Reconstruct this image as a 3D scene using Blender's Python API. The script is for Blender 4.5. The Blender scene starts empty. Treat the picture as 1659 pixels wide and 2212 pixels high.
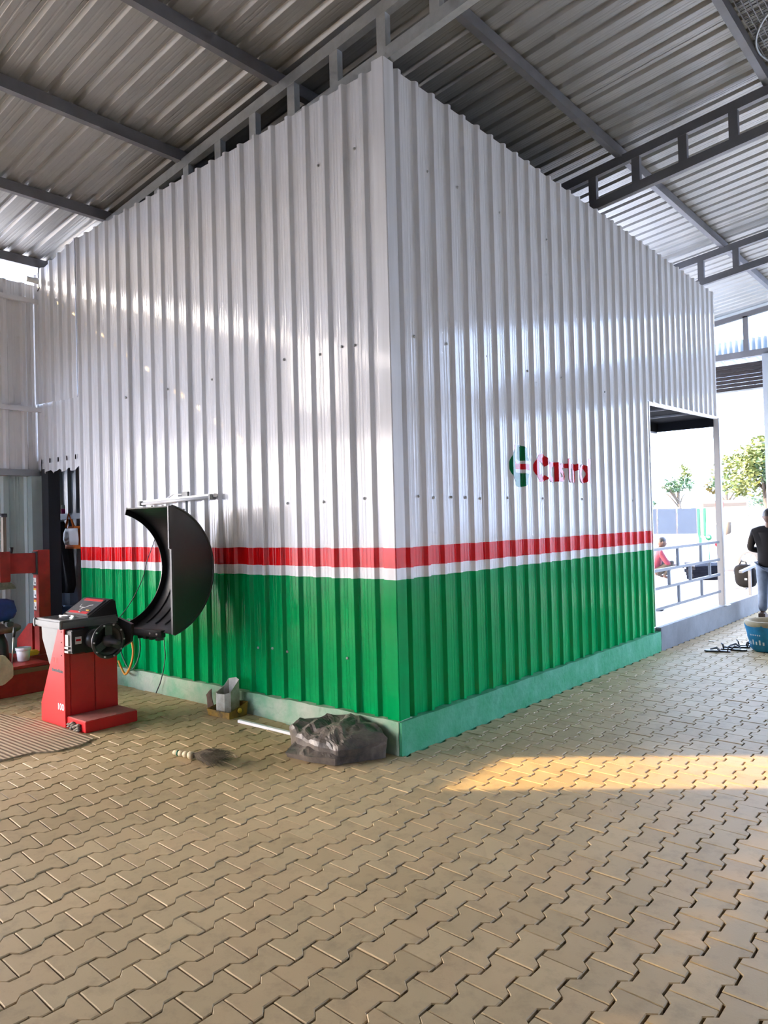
import bpy, bmesh, math, random
from mathutils import Vector, Matrix, noise
random.seed(7)
scene = bpy.context.scene
COL = scene.collection
# ---------------------------------------------------------------- camera
cam = bpy.data.cameras.new('camera'); cam.sensor_fit = 'HORIZONTAL'; cam.sensor_width = 36.0
cam.lens = 36.0 * 1613.87 / 1659.0; cam.clip_start = 0.05; cam.clip_end = 500
cam_o = bpy.data.objects.new('camera', cam); COL.objects.link(cam_o)
FW = Vector((-0.64633937, 0.76292593, 0.0137638)); RT = Vector((0.76251131, 0.64645564, -0.02591524)); UP = Vector((0.0286691, 0.00625499, 0.99956939))
M = Matrix((RT, UP, -FW)).transposed().to_4x4(); M.translation = Vector((3.20766, -3.89010, 1.5529))
cam_o.matrix_world = M
scene.camera = cam_o
# ---------------------------------------------------------------- sky, sun, exposure
SUN_AZ = Vector((0.797, 0.604, 0)); SUN_EL = math.radians(25)      # SUN_AZ: the way the light travels
world = bpy.data.worlds.new('world'); scene.world = world; world.use_nodes = True
wn = world.node_tree.nodes; wl = world.node_tree.links; wn.clear()
sky = wn.new('ShaderNodeTexSky'); sky.sky_type = 'NISHITA'; sky.sun_disc = False
sky.sun_elevation = SUN_EL; sky.sun_rotation = math.atan2(-SUN_AZ.x, -SUN_AZ.y)
sky.air_density = 1.0; sky.dust_density = 6.0; sky.ozone_density = 1.0
haze = wn.new('ShaderNodeMix'); haze.data_type = 'RGBA'; haze.inputs[0].default_value = 0.60
haze.inputs[7].default_value = (0.62, 0.80, 1.22, 1)
bg = wn.new('ShaderNodeBackground'); bg.inputs[1].default_value = 17.0
wo = wn.new('ShaderNodeOutputWorld')
sk = wn.new('ShaderNodeVectorMath'); sk.operation = 'SCALE'; sk.inputs['Scale'].default_value = 0.10
wl.new(sky.outputs[0], sk.inputs[0]); wl.new(sk.outputs[0], haze.inputs[6]); wl.new(haze.outputs[2], bg.inputs[0]); wl.new(bg.outputs[0], wo.inputs[0])
sun = bpy.data.lights.new('sun', 'SUN'); sun.energy = 11.0; sun.color = (1.0, 0.68, 0.30); sun.angle = math.radians(0.53)
sun_o = bpy.data.objects.new('sun', sun); COL.objects.link(sun_o)
sd = Vector((SUN_AZ.x * math.cos(SUN_EL), SUN_AZ.y * math.cos(SUN_EL), -math.sin(SUN_EL)))
sun_o.rotation_euler = sd.to_track_quat('-Z', 'Y').to_euler(); sun_o.location = (-20, -15, 15)
vs = scene.view_settings; vs.view_transform = 'Standard'; vs.look = 'None'; vs.gamma = 1.0; vs.exposure = 0.22; vs.use_curve_mapping = False
scene.cycles.use_denoising = True; scene.cycles.debug_use_spatial_splits = True
scene.cycles.max_bounces = 6; scene.cycles.diffuse_bounces = 4; scene.cycles.glossy_bounces = 3; scene.cycles.transmission_bounces = 4
scene.cycles.use_adaptive_sampling = True; scene.cycles.adaptive_threshold = 0.13; scene.cycles.adaptive_min_samples = 12
scene.cycles.caustics_reflective = False; scene.cycles.caustics_refractive = False
scene.cycles.sample_clamp_indirect = 6.0

def portal(name, loc, rot, sx, sy):                                 # helps sample the sky through an opening; gives no light itself
    l = bpy.data.lights.new(name, 'AREA'); l.shape = 'RECTANGLE'; l.size = sx; l.size_y = sy; l.cycles.is_portal = True
    o = bpy.data.objects.new(name, l); COL.objects.link(o); o.location = loc; o.rotation_euler = rot
H90 = math.pi / 2
# openings of the shed (all out of frame but the last)
DOOR_L = (-7.2, -1.25, 3.20)      # y0, y1, top: doorway in the left shed wall
FILL_R = (3.6, 6.1, 2.2)         # y0, y1, top: unseen opening added to the right shed wall for sky light
FILL_B = (-4.8, -2.2, 2.9)         # x0, x1, top: unseen opening added to the rear shed wall for fill
DOOR_E = (0.1, 6.2, 3.73)        # x0, x1, top: the far end
portal('portal_left', (-5.30, sum(DOOR_L[:2]) / 2, DOOR_L[2] / 2), (0, -H90, 0), DOOR_L[2], DOOR_L[1] - DOOR_L[0])
portal('portal_right', (6.95, sum(FILL_R[:2]) / 2, FILL_R[2] / 2), (0, H90, 0), FILL_R[2], FILL_R[1] - FILL_R[0])
portal('portal_rear', (sum(FILL_B[:2]) / 2, -11.6, FILL_B[2] / 2), (H90, 0, 0), FILL_B[1] - FILL_B[0], FILL_B[2])
portal('portal_end', (1.0, 10.8, 2.0), (-H90, 0, 0), 11.0, 4.0)

# ---------------------------------------------------------------- helpers
MATS = {}
def mat(name, col, rough=0.5, metal=0.0, spec=0.5, var=0.0, vscale=6.0, bump=0.0, bscale=40.0, col2=None, alpha=None, trans=0.0, stretch=None):
    if name in MATS: return MATS[name]
    m = bpy.data.materials.new(name); m.use_nodes = True; MATS[name] = m
    nt = m.node_tree; b = nt.nodes['Principled BSDF']
    c = (*col, 1); b.inputs['Base Color'].default_value = c; b.inputs['Roughness'].default_value = rough
    b.inputs['Metallic'].default_value = metal; b.inputs['Specular IOR Level'].default_value = spec
    if trans: b.inputs['Transmission Weight'].default_value = trans
    if var or bump:
        geo = nt.nodes.new('ShaderNodeNewGeometry'); mp = nt.nodes.new('ShaderNodeMapping'); nt.links.new(geo.outputs['Position'], mp.inputs[0])
        if stretch: mp.inputs['Scale'].default_value = stretch
    if var:
        n = nt.nodes.new('ShaderNodeTexNoise'); n.inputs['Scale'].default_value = vscale; n.inputs['Detail'].default_value = 6; n.inputs['Roughness'].default_value = 0.65
        nt.links.new(mp.outputs[0], n.inputs[0])
        r = nt.nodes.new('ShaderNodeValToRGB'); r.color_ramp.elements[0].position = 0.32; r.color_ramp.elements[1].position = 0.68
        d = col2 if col2 else tuple(x * (1 - var) for x in col)
        r.color_ramp.elements[0].color = (*d, 1); r.color_ramp.elements[1].color = (*[min(1, x * (1 + (0 if col2 else var * 0.5))) for x in col], 1)
        nt.links.new(n.outputs['Fac'], r.inputs[0]); nt.links.new(r.outputs[0], b.inputs['Base Color'])
    if bump:
        n2 = nt.nodes.new('ShaderNodeTexNoise'); n2.inputs['Scale'].default_value = bscale; n2.inputs['Detail'].default_value = 4
        nt.links.new(mp.outputs[0], n2.inputs[0])
        bp = nt.nodes.new('ShaderNodeBump'); bp.inputs['Strength'].default_value = bump; bp.inputs['Distance'].default_value = 0.01
        nt.links.new(n2.outputs['Fac'], bp.inputs['Height']); nt.links.new(bp.outputs[0], b.inputs['Normal'])
    return m

def tag(o, label=None, cat=None, group=None, kind=None):
    if label: o['label'] = label
    if cat: o['category'] = cat
    if group: o['group'] = group
    if kind: o['kind'] = kind
    return o
def empty(name, loc=(0, 0, 0), label=None, cat=None, group=None, kind=None, parent=None, rz=0.0):
    o = bpy.data.objects.new(name, None); COL.objects.link(o); o.empty_display_size = 0.1
    if parent is not None: o.parent = parent; o.location = Vector(loc) - wloc(parent)
    else: o.location = loc
    o.rotation_euler = (0, 0, rz)
    return tag(o, label, cat, group, kind)
def wloc(o):
    v = Vector((0, 0, 0))
    while o is not None: v = v + o.location; o = o.parent
    return v
def link(name, me, m, parent=None, loc=None):
    o = bpy.data.objects.new(name, me); COL.objects.link(o)
    if m is not None and len(me.materials) == 0: me.materials.append(m)
    if parent is not None: o.parent = parent
    if loc is not None: o.location = loc
    return o

class MB:
    def __init__(s): s.v = []; s.f = []; s.sm = []
    def add(s, vs, fs, smooth=False):
        n = len(s.v); s.v += [tuple(v) for v in vs]; s.f += [tuple(i + n for i in f) for f in fs]; s.sm += [smooth] * len(fs); return s
    def box(s, a, b, bev=0.0):
        x0, x1 = sorted((a[0], b[0])); y0, y1 = sorted((a[1], b[1])); z0, z1 = sorted((a[2], b[2]))
        vs = [(x0, y0, z0), (x1, y0, z0), (x1, y1, z0), (x0, y1, z0), (x0, y0, z1), (x1, y0, z1), (x1, y1, z1), (x0, y1, z1)]
        fs = [(0, 3, 2, 1), (4, 5, 6, 7), (0, 1, 5, 4), (1, 2, 6, 5), (2, 3, 7, 6), (3, 0, 4, 7)]
        if bev > 0: return s.bevelled(vs, fs, bev)
        return s.add(vs, fs)
    def bevelled(s, vs, fs, w, seg=2):
        bm = bmesh.new(); bv = [bm.verts.new(v) for v in vs]
        for f in fs: bm.faces.new([bv[i] for i in f])
        bmesh.ops.recalc_face_normals(bm, faces=bm.faces)
        bmesh.ops.bevel(bm, geom=list(bm.edges), offset=w, segments=seg, affect='EDGES', clamp_overlap=True)
        bm.verts.ensure_lookup_table(); bm.verts.index_update()
        s.add([v.co[:] for v in bm.verts], [[v.index for v in f.verts] for f in bm.faces]); bm.free(); return s
    def bar(s, p, q, w, h=None, up=(0, 0, 1), bev=0.0):
        h = h or w; p = Vector(p); q = Vector(q); d = (q - p).normalized(); u = Vector(up)
        if abs(d.dot(u)) > 0.98: u = Vector((1, 0, 0))
        r = d.cross(u).normalized(); u = r.cross(d).normalized()
        vs = [e + r * sx * w / 2 + u * sz * h / 2 for e in (p, q) for sx, sz in ((-1, -1), (1, -1), (1, 1), (-1, 1))]
        fs = [(0, 1, 2, 3), (7, 6, 5, 4), (0, 4, 5, 1), (1, 5, 6, 2), (2, 6, 7, 3), (3, 7, 4, 0)]
        if bev: return s.bevelled(vs, fs, bev)
        return s.add(vs, fs)
    def tube(s, pts, r, n=8, cap=True, smooth=True):
        pts = [Vector(p) for p in pts]; rs = r if isinstance(r, (list, tuple)) else [r] * len(pts)
        rings = []; prev = None
        for i, p in enumerate(pts):
            d = (pts[min(i + 1, len(pts) - 1)] - pts[max(i - 1, 0)]).normalized()
            if prev is None:
                a = Vector((0, 0, 1)) if abs(d.z) < 0.9 else Vector((1, 0, 0)); u = d.cross(a).normalized()
            else:
                u = (prev - d * prev.dot(d)).normalized()
            prev = u; w = d.cross(u)
            rings.append([p + (u * math.cos(2 * math.pi * k / n) + w * math.sin(2 * math.pi * k / n)) * rs[i] for k in range(n)])
        base = len(s.v); vs = [v for R in rings for v in R]; fs = []
        for i in range(len(pts) - 1):
            for k in range(n): fs.append((i * n + k, i * n + (k + 1) % n, (i + 1) * n + (k + 1) % n, (i + 1) * n + k))
        s.add(vs, fs, smooth)
        if cap:
            s.f.append(tuple(base + k for k in reversed(range(n)))); s.sm.append(False)
            s.f.append(tuple(base + (len(pts) - 1) * n + k for k in range(n))); s.sm.append(False)
        return s
    def lathe(s, prof, c=(0, 0, 0), axis='Z', n=20, smooth=True, squash=(1, 1)):
        c = Vector(c); vs = []; fs = []
        for (r, h) in prof:
            for k in range(n):
                a = 2 * math.pi * k / n; x, y = r * math.cos(a) * squash[0], r * math.sin(a) * squash[1]
                vs.append(c + (Vector((x, y, h)) if axis == 'Z' else Vector((h, x, y)) if axis == 'X' else Vector((y, h, x))))
        for i in range(len(prof) - 1):
            for k in range(n): fs.append((i * n + k, i * n + (k + 1) % n, (i + 1) * n + (k + 1) % n, (i + 1) * n + k))
        s.add(vs, fs, smooth)
        return s
    def prism(s, poly, a, b, axis='Y', bev=0.0):
        def P(u, v, t): return (u, t, v) if axis == 'Y' else (t, u, v) if axis == 'X' else (u, v, t)
        n = len(poly); vs = [P(u, v, a) for u, v in poly] + [P(u, v, b) for u, v in poly]
        fs = [tuple(range(n)), tuple(range(2 * n - 1, n - 1, -1))] + [(i, i + n, (i + 1) % n + n, (i + 1) % n) for i in range(n)]
        if bev: return s.bevelled(vs, fs, bev)
        return s.add(vs, fs)
    def mesh(s, name, off=None, m=None, fix=True):
        me = bpy.data.meshes.new(name); o = off or Vector((0, 0, 0))
        me.from_pydata([(v[0] - o[0], v[1] - o[1], v[2] - o[2]) for v in s.v], [], s.f)
        me.polygons.foreach_set('use_smooth', s.sm)
        if fix:
            bm = bmesh.new(); bm.from_mesh(me); bmesh.ops.recalc_face_normals(bm, faces=bm.faces); bm.to_mesh(me); bm.free()
        me.update()
        if m: me.materials.append(m)
        return me
    def build(s, name, m, parent=None, label=None, local=False, origin=None, **kw):
        if parent is not None:
            me = s.mesh(name, None if local else wloc(parent), m); o = link(name, me, None, parent)
        else:
            og = Vector(origin) if origin else Vector((0, 0, 0))
            me = s.mesh(name, og, m); o = link(name, me, None); o.location = og
        return tag(o, label, **kw)

def gz(x, y=0.0):                                                   # the paving rises a little towards the left
    t = min(1, max(0, (-x - 0.05) / 1.4)); t = t * t * (3 - 2 * t); return 0.055 * t

# corrugated sheet: rib profile along s, extruded along t
def rib_profile(s0, s1, first, pitch, h=0.028, base=0.036, crown=0.016, mini=0.0008, rnd=0.004):
    """list of (s, out, ns, nout): points with the normals of the flats they belong to"""
    segs = [(s0, 0.0)]
    k = math.floor((s0 - first) / pitch) - 1
    while first + k * pitch - base < s1 + 0.01:
        c = first + k * pitch
        pts = [(c - base, 0), (c - crown, h), (c + crown, h), (c + base, 0)]
        if mini:
            for d in (0.38, 0.62): q = c + base + (pitch - 2 * base) * d; pts += [(q - 0.007, 0), (q - 0.004, mini), (q + 0.004, mini), (q + 0.007, 0)]
        for p in pts:
            if s0 + 1e-4 < p[0] < s1 - 1e-4: segs.append(p)
        k += 1
    def H(s):
        k = round((s - first) / pitch); d = abs(s - first - k * pitch)
        return h if d < crown else h * (base - d) / (base - crown) if d < base else 0.0
    segs[0] = (s0, H(s0)); segs.append((s1, H(s1)))
    out = []
    for i in range(len(segs) - 1):
        (a, u), (b, v) = segs[i], segs[i + 1]; L = math.hypot(b - a, v - u)
        if L < 1e-6: continue
        nx, ny = -(v - u) / L, (b - a) / L; r = min(rnd, L * 0.3)
        ra = 0 if i == 0 else r; rb = 0 if i == len(segs) - 2 else r
        out.append((a + (b - a) * ra / L, u + (v - u) * ra / L, nx, ny)); out.append((b - (b - a) * rb / L, v - (v - u) * rb / L, nx, ny))
    return out
def sheet(name, m, parent, prof, P, t_edges, nr=2, off=0.0):
    """P(s, out, t) -> world point; t_edges: two functions of s for both ends"""
    og = wloc(parent) if parent is not None else Vector((0, 0, 0))
    vs = []; ns = []; fs = []; n = len(prof)
    for j in range(nr):
        for (s, u, a, b) in prof:
            t = t_edges[0](s) + (t_edges[1](s) - t_edges[0](s)) * j / (nr - 1); p = Vector(P(s, u + off, t)); vs.append(p - og)
            q = Vector(P(s + a, u + off + b, t)) - p; ns.append(q.normalized())
    for j in range(nr - 1):
        for i in range(n - 1): fs.append((j * n + i, j * n + i + 1, (j + 1) * n + i + 1, (j + 1) * n + i))
    me = bpy.data.meshes.new(name); me.from_pydata(vs, [], fs); me.update()
    if (me.polygons[0].normal.dot(ns[0])) < 0:
        me.flip_normals()
    me.polygons.foreach_set('use_smooth', [True] * len(fs)); me.normals_split_custom_set_from_vertices(ns)
    return link(name, me, m, parent)

# ---------------------------------------------------------------- materials
def wall_paint():
    m = mat('painted_steel_sheet', (0.72, 0.72, 0.73), 0.12, 0, 0.34); nt = m.node_tree; b = nt.nodes['Principled BSDF']; N = nt.nodes.new; L = nt.links.new
    geo = N('ShaderNodeNewGeometry'); sp = N('ShaderNodeSeparateXYZ'); L(geo.outputs['Position'], sp.inputs[0])
    nz = N('ShaderNodeTexNoise'); nz.inputs['Scale'].default_value = 5.0; nz.inputs['Detail'].default_value = 3
    mp = N('ShaderNodeMapping'); mp.inputs['Scale'].default_value = (1, 1, 0.05); L(geo.outputs['Position'], mp.inputs[0]); L(mp.outputs[0], nz.inputs[0])
    ma = N('ShaderNodeMath'); ma.operation = 'MULTIPLY_ADD'; ma.inputs[1].default_value = 0.018; L(nz.outputs['Fac'], ma.inputs[0]); L(sp.outputs['Z'], ma.inputs[2])
    rp = N('ShaderNodeValToRGB'); rp.color_ramp.interpolation = 'CONSTANT'; mr = N('ShaderNodeMapRange'); mr.inputs['From Max'].default_value = 5.0
    L(ma.outputs[0], mr.inputs['Value']); L(mr.outputs[0], rp.inputs[0])
    e = rp.color_ramp.elements; W = (0.79, 0.79, 0.80, 1)
    e[0].position = 0; e[0].color = (0.0, 0.30, 0.078, 1)
    e[1].position = (1.156 + 0.009) / 5; e[1].color = W
    x = e.new((1.230 + 0.009) / 5); x.color = (0.75, 0.004, 0.006, 1)
    x = e.new((1.376 + 0.009) / 5); x.color = W
    sr = N('ShaderNodeValToRGB'); sr.color_ramp.interpolation = 'CONSTANT'; sr.color_ramp.elements[0].color = (0.13,) * 3 + (1,); sr.color_ramp.elements[1].position = (1.156 + 0.009) / 5; sr.color_ramp.elements[1].color = (0.34,) * 3 + (1,)
    L(mr.outputs[0], sr.inputs[0]); L(sr.outputs[0], b.inputs['Specular IOR Level'])   # brushed enamel is duller than the factory coat
    # faint grime streaks running down the sheets
    n3 = N('ShaderNodeTexNoise'); n3.inputs['Scale'].default_value = 3.0; n3.inputs['Detail'].default_value = 5; mp3 = N('ShaderNodeMapping'); mp3.inputs['Scale'].default_value = (6, 6, 0.35)
    L(geo.outputs['Position'], mp3.inputs[0]); L(mp3.outputs[0], n3.inputs[0])
    r3 = N('ShaderNodeValToRGB'); r3.color_ramp.elements[0].position = 0.3; r3.color_ramp.elements[0].color = (0.86, 0.86, 0.85, 1); r3.color_ramp.elements[1].position = 0.6; r3.color_ramp.elements[1].color = (1, 1, 1, 1)
    L(n3.outputs['Fac'], r3.inputs[0]); mx = N('ShaderNodeMix'); mx.data_type = 'RGBA'; mx.blend_type = 'MULTIPLY'; mx.inputs[0].default_value = 1
    L(rp.outputs[0], mx.inputs[6]); L(r3.outputs[0], mx.inputs[7]); L(mx.outputs[2], b.inputs['Base Color'])
    nb = N('ShaderNodeTexNoise'); nb.inputs['Scale'].default_value = 2.2; nb.inputs['Detail'].default_value = 2; mp2 = N('ShaderNodeMapping'); mp2.inputs['Scale'].default_value = (3, 3, 0.8)
    L(geo.outputs['Position'], mp2.inputs[0]); L(mp2.outputs[0], nb.inputs[0])
    bp = N('ShaderNodeBump'); bp.inputs['Strength'].default_value = 0.08; bp.inputs['Distance'].default_value = 0.02; L(nb.outputs['Fac'], bp.inputs['Height']); L(bp.outputs[0], b.inputs['Normal'])
    return m
M_WALL = wall_paint()
M_WHITE_SHEET = mat('white_steel_sheet', (0.78, 0.77, 0.76), 0.25, 0, 0.5, var=0.06, vscale=2, bump=0.08, bscale=3)
M_BLUE_SHEET = mat('pale_blue_sheet', (0.54, 0.66, 0.645), 0.35, 0, 0.5, var=0.06, vscale=3)
M_GREY_SHEET = mat('dull_grey_sheet', (0.30, 0.32, 0.34), 0.35, 0.2, 0.5, var=0.1)
M_ROOF = mat('zinc_roof_sheet', (0.40, 0.395, 0.375), 0.42, 0.45, 0.5, var=0.10, vscale=1.5)
M_STEEL = mat('grey_painted_steel', (0.20, 0.20, 0.215), 0.45, 0.2, 0.5, var=0.12, vscale=4)
M_GALV = mat('galvanised_steel', (0.50, 0.52, 0.52), 0.38, 0.55, 0.5, var=0.15, vscale=9)
M_DARK = mat('dark_steel', (0.045, 0.045, 0.05), 0.5, 0.2)
M_PLINTH_R = mat('green_washed_concrete', (0.02, 0.25, 0.10), 0.75, 0, 0.3, var=0.5, vscale=5, bump=0.6, bscale=22, col2=(0.075, 0.31, 0.18))
M_PLINTH_L = mat('green_stained_concrete', (0.42, 0.46, 0.36), 0.85, 0, 0.3, vscale=3.2, var=0.5, bump=0.8, bscale=26, col2=(0.16, 0.36, 0.22))
M_CONC = mat('kerb_concrete', (0.155, 0.16, 0.162), 0.7, 0, 0.3, var=0.2, vscale=4, bump=0.15, bscale=40)
M_TILE = mat('white_porch_tile', (0.55, 0.56, 0.57), 0.35, 0, 0.5, var=0.06, vscale=2)
M_RED = mat('red_machine_paint', (0.66, 0.012, 0.016), 0.32, 0, 0.5, var=0.08, vscale=6)
M_RED_DK = mat('dusty_red_paint', (0.34, 0.018, 0.014), 0.5, 0, 0.4, var=0.35, vscale=7)
M_BLACK = mat('black_plastic', (0.018, 0.017, 0.017), 0.38, 0, 0.5, var=0.2, vscale=5)
M_GREY_PL = mat('grey_plastic', (0.16, 0.17, 0.165), 0.45, 0, 0.5, var=0.1)
M_CHROME = mat('steel_shaft', (0.55, 0.55, 0.54), 0.28, 0.9)
M_WHITE = mat('white_paint', (0.80, 0.80, 0.78), 0.4)
M_YELLOW = mat('yellow_paint', (0.75, 0.45, 0.03), 0.5)

def paver_mat():
    m = mat('dusty_paver_concrete', (0.3, 0.25, 0.19), 0.62, 0, 0.32); nt = m.node_tree; b = nt.nodes['Principled BSDF']; N = nt.nodes.new; L = nt.links.new
    at = N('ShaderNodeAttribute'); at.attribute_name = 'tone'; oi = N('ShaderNodeObjectInfo')
    ad = N('ShaderNodeMath'); ad.operation = 'ADD'; L(at.outputs['Fac'], ad.inputs[0]); L(oi.outputs['Random'], ad.inputs[1])
    fr = N('ShaderNodeMath'); fr.operation = 'FRACT'; L(ad.outputs[0], fr.inputs[0])
    rp = N('ShaderNodeValToRGB'); e = rp.color_ramp.elements
    e[0].position = 0; e[0].color = (0.44, 0.325, 0.172, 1); e[1].position = 1; e[1].color = (0.525, 0.40, 0.222, 1)
    x = e.new(0.35); x.color = (0.475, 0.362, 0.20, 1); x = e.new(0.7); x.color = (0.495, 0.36, 0.195, 1)
    L(fr.outputs[0], rp.inputs[0])
    geo = N('ShaderNodeNewGeometry'); n = N('ShaderNodeTexNoise'); n.inputs['Scale'].default_value = 9; n.inputs['Detail'].default_value = 8; n.inputs['Roughness'].default_value = 0.7; L(geo.outputs['Position'], n.inputs[0])
    r2 = N('ShaderNodeValToRGB'); r2.color_ramp.elements[0].position = 0.28; r2.color_ramp.elements[0].color = (0.80, 0.80, 0.80, 1); r2.color_ramp.elements[1].position = 0.5; r2.color_ramp.elements[1].color = (1.04, 1.03, 1.02, 1); L(n.outputs['Fac'], r2.inputs[0])
    mx = N('ShaderNodeMix'); mx.data_type = 'RGBA'; mx.blend_type = 'MULTIPLY'; mx.inputs[0].default_value = 1; L(rp.outputs[0], mx.inputs[6]); L(r2.outputs[0], mx.inputs[7]); L(mx.outputs[2], b.inputs['Base Color'])
    n4 = N('ShaderNodeTexNoise'); n4.inputs['Scale'].default_value = 120; n4.inputs['Detail'].default_value = 3; L(geo.outputs['Position'], n4.inputs[0])
    bp = N('ShaderNodeBump'); bp.inputs['Strength'].default_value = 0.12; bp.inputs['Distance'].default_value = 0.004; L(n4.outputs['Fac'], bp.inputs['Height']); L(bp.outputs[0], b.inputs['Normal'])
    return m
M_PAVER = paver_mat()
M_SAND = mat('dark_joint_sand', (0.07, 0.055, 0.04), 0.95, 0, 0.2, var=0.3, vscale=30)

# ================================================================ FLOOR
floor = empty('floor', (0, 0, 0), kind='structure', label='tan interlocking concrete paving of the shed floor')
NX, NY = 90, 60
def bedding():
    mb = MB(); xs = [-6.6 + i * (14.4 / NX) for i in range(NX + 1)]; ys = [-11.5, -4, -2, 0, 2, 5, 11.2]
    vs = [(x, y, gz(x) - 0.020) for y in ys for x in xs]; fs = [(j * (NX + 1) + i, j * (NX + 1) + i + 1, (j + 1) * (NX + 1) + i + 1, (j + 1) * (NX + 1) + i) for j in range(len(ys) - 1) for i in range(NX)]
    mb.add(vs, fs); mb.build('joint_bedding', M_SAND, floor)
bedding()
PX, PY, PO = 0.1395, 0.1990, 0.0925
W1, W2, HL = 0.0848 - 0.0046, 0.0547 - 0.0046, 0.0995 - 0.0022
half = [(W1, -HL), (W1, -0.058), (W2, -0.034), (W2, 0.034), (W1, 0.058), (W1, HL)]
outline = half + [(-x, y) for x, y in reversed(half)]
SH = -0.050
def shear(x, y): return (x, y + SH * x)
def inset(poly, d):
    out = []; n = len(poly)
    for i in range(n):
        a, b, c = Vector(poly[i - 1]), Vector(poly[i]), Vector(poly[(i + 1) % n])
        e1 = (b - a).normalized(); e2 = (c - b).normalized(); n1 = Vector((-e1.y, e1.x)); n2 = Vector((-e2.y, e2.x)); k = (n1 + n2); k = k / max(0.3, k.dot(n1)); out.append((b.x + k.x * d, b.y + k.y * d))
    return out
inner = inset(outline, 0.0030)
PV_V = [(*shear(x, y), 0.0) for x, y in inner] + [(*shear(x, y), -0.0035) for x, y in outline]
NO = len(outline)
PV_F = [tuple(range(NO))] + [(i, i + NO, (i + 1) % NO + NO, (i + 1) % NO) for i in range(NO)]
pm = bpy.data.meshes.new('paver'); 
PVX = PV_V + [(*shear(x, y), -0.023) for x, y in outline]
PFX = PV_F + [(i + NO, i + 2 * NO, (i + 1) % NO + 2 * NO, (i + 1) % NO + NO) for i in range(NO)]
pm.from_pydata(PVX, [], PFX); pm.update(); pm.materials.append(M_PAVER)
bm = bmesh.new(); bm.from_mesh(pm); bmesh.ops.recalc_face_normals(bm, faces=bm.faces); bm.to_mesh(pm); bm.free()
X0, Y0 = 1.813, -1.307                                               # a paver centre read off the ground plane
f_px = 1613.87; CAMP = Vector((3.20766, -3.89010, 1.5529))
def px(p):
    d = Vector(p) - CAMP; z = d.dot(FW)
    if z < 0.1: return None
    return (829.5 + f_px * d.dot(RT) / z, 1106 - f_px * d.dot(UP) / z, z)
cells = []
for i in range(-60, 36):
    for j in range(-70, 80):
        x = X0 + i * PX; y = Y0 + i * PO + j * PY
        if not (-5.2 < x < 6.6 and -6.0 < y < 11.0): continue
        if x < 0.02 and y > 0.02: continue
        if x < -2.0 and y < -4.5: continue
        cells.append((x, y))
big = []; rest = []
for (x, y) in cells:
    q = px((x, y, 0)); inv = q is not None and -20 < q[0] < 1679 and 1250 < q[1] < 2232
    (big if inv else rest).append((q[2] if q else 99, x, y))
big.sort(); rest += big[300:]; big = big[:300]
for (_, x, y) in big:
    o = link('paver', pm, None, floor, (x, y, gz(x) + random.uniform(-0.0015, 0.0015)))
    o.rotation_euler = (random.uniform(-0.006, 0.006), math.atan2(gz(x - 0.05) - gz(x + 0.05), 0.1) + random.uniform(-0.006, 0.006), random.uniform(-0.008, 0.008))
vs = []; fs = []; tone = []
for (_, x, y) in rest:
    n = len(vs); dz = random.uniform(-0.0015, 0.0015); tx, ty = random.uniform(-.006, .006), random.uniform(-.006, .006)
    near = _ < 9
    vs += [(x + a, y + b, gz(x + a) + c + dz + tx * a + ty * b) for a, b, c in (PVX if near else PV_V)]
    for f in (PFX if near else PV_F): fs.append(tuple(k + n for k in f))
    t = random.random(); tone += [t] * len(PFX if near else PV_F)
me = bpy.data.meshes.new('pavers_beyond'); me.from_pydata(vs, [], fs); me.materials.append(M_PAVER)
a = me.attributes.new('tone', 'FLOAT', 'FACE'); a.data.foreach_set('value', tone); me.update()
tag(link('pavers_beyond', me, None, floor), kind='stuff')

# ================================================================ BOOTH WALLS
wall_l = empty('wall_left', (-2.5, 0, 0), kind='structure', label='white ribbed steel booth wall with red and green painted bands')
wall_r = empty('wall_right', (0, 3.6, 0), kind='structure', label='white ribbed steel booth wall with painted logo and green band')
def top_l(x): return 4.668 + 0.0185 * max(x, -4.2) + (0.19 * (x + 4.2) if x < -4.2 else 0)
def PL(s, u, t): return (-s, -u, t)                                  # s runs to the left
def PR(s, u, t): return (u, s, t)
first_l = 0.18
edges_l = [0.012, 0.385, 1.335, 2.285, 3.235, 4.185]
for i in range(5):
    s0, s1 = edges_l[i] - (0.0 if i == 0 else 0.041), edges_l[i + 1] + 0.016
    pr = rib_profile(s0, s1, first_l, 0.19)
    if i: pr = [(s, u + 0.010 * max(0.0, 1 - (s - s0) / 0.05), a, b) for s, u, a, b in pr]      # the lapped edge stands a little proud
    sheet('wall_sheet', M_WALL, wall_l, pr, PL, (lambda s: 0.212, lambda s: top_l(-s)), off=0.001)
# over the doorway to the niche: a lower piece and an upper piece lapped over it
pr = rib_profile(4.17, 5.10, first_l, 0.19)
sheet('wall_sheet', M_WALL, wall_l, pr, PL, (lambda s: 2.20 + 0.02 * math.sin(s * 30), lambda s: 2.97), off=0.0)
sheet('wall_sheet', M_WALL, wall_l, pr, PL, (lambda s: 2.935 + 0.035 * (s - 4.2), lambda s: top_l(-s)), off=0.012)
first_r = 0.150
er = [0.012, 1.10, 2.10, 3.10, 4.10, 4.60]
for i in range(5):
    sheet('wall_sheet', M_WALL, wall_r, rib_profile(er[i] - 0.004, er[i + 1] + 0.014, first_r, 0.2), PR, (lambda s: 0.215, lambda s: 4.690), off=0.0025 * (i % 2))
for a, b in ((4.60, 5.1), (5.1, 6.1), (6.1, 7.23)):
    sheet('wall_sheet', M_WALL, wall_r, rib_profile(a, b + 0.01, first_r, 0.2), PR, (lambda s: 2.845 + (s - 4.6) * 0.024, lambda s: 4.690 - 0.004 * (s - 4.6)), off=0.0015)
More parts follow.
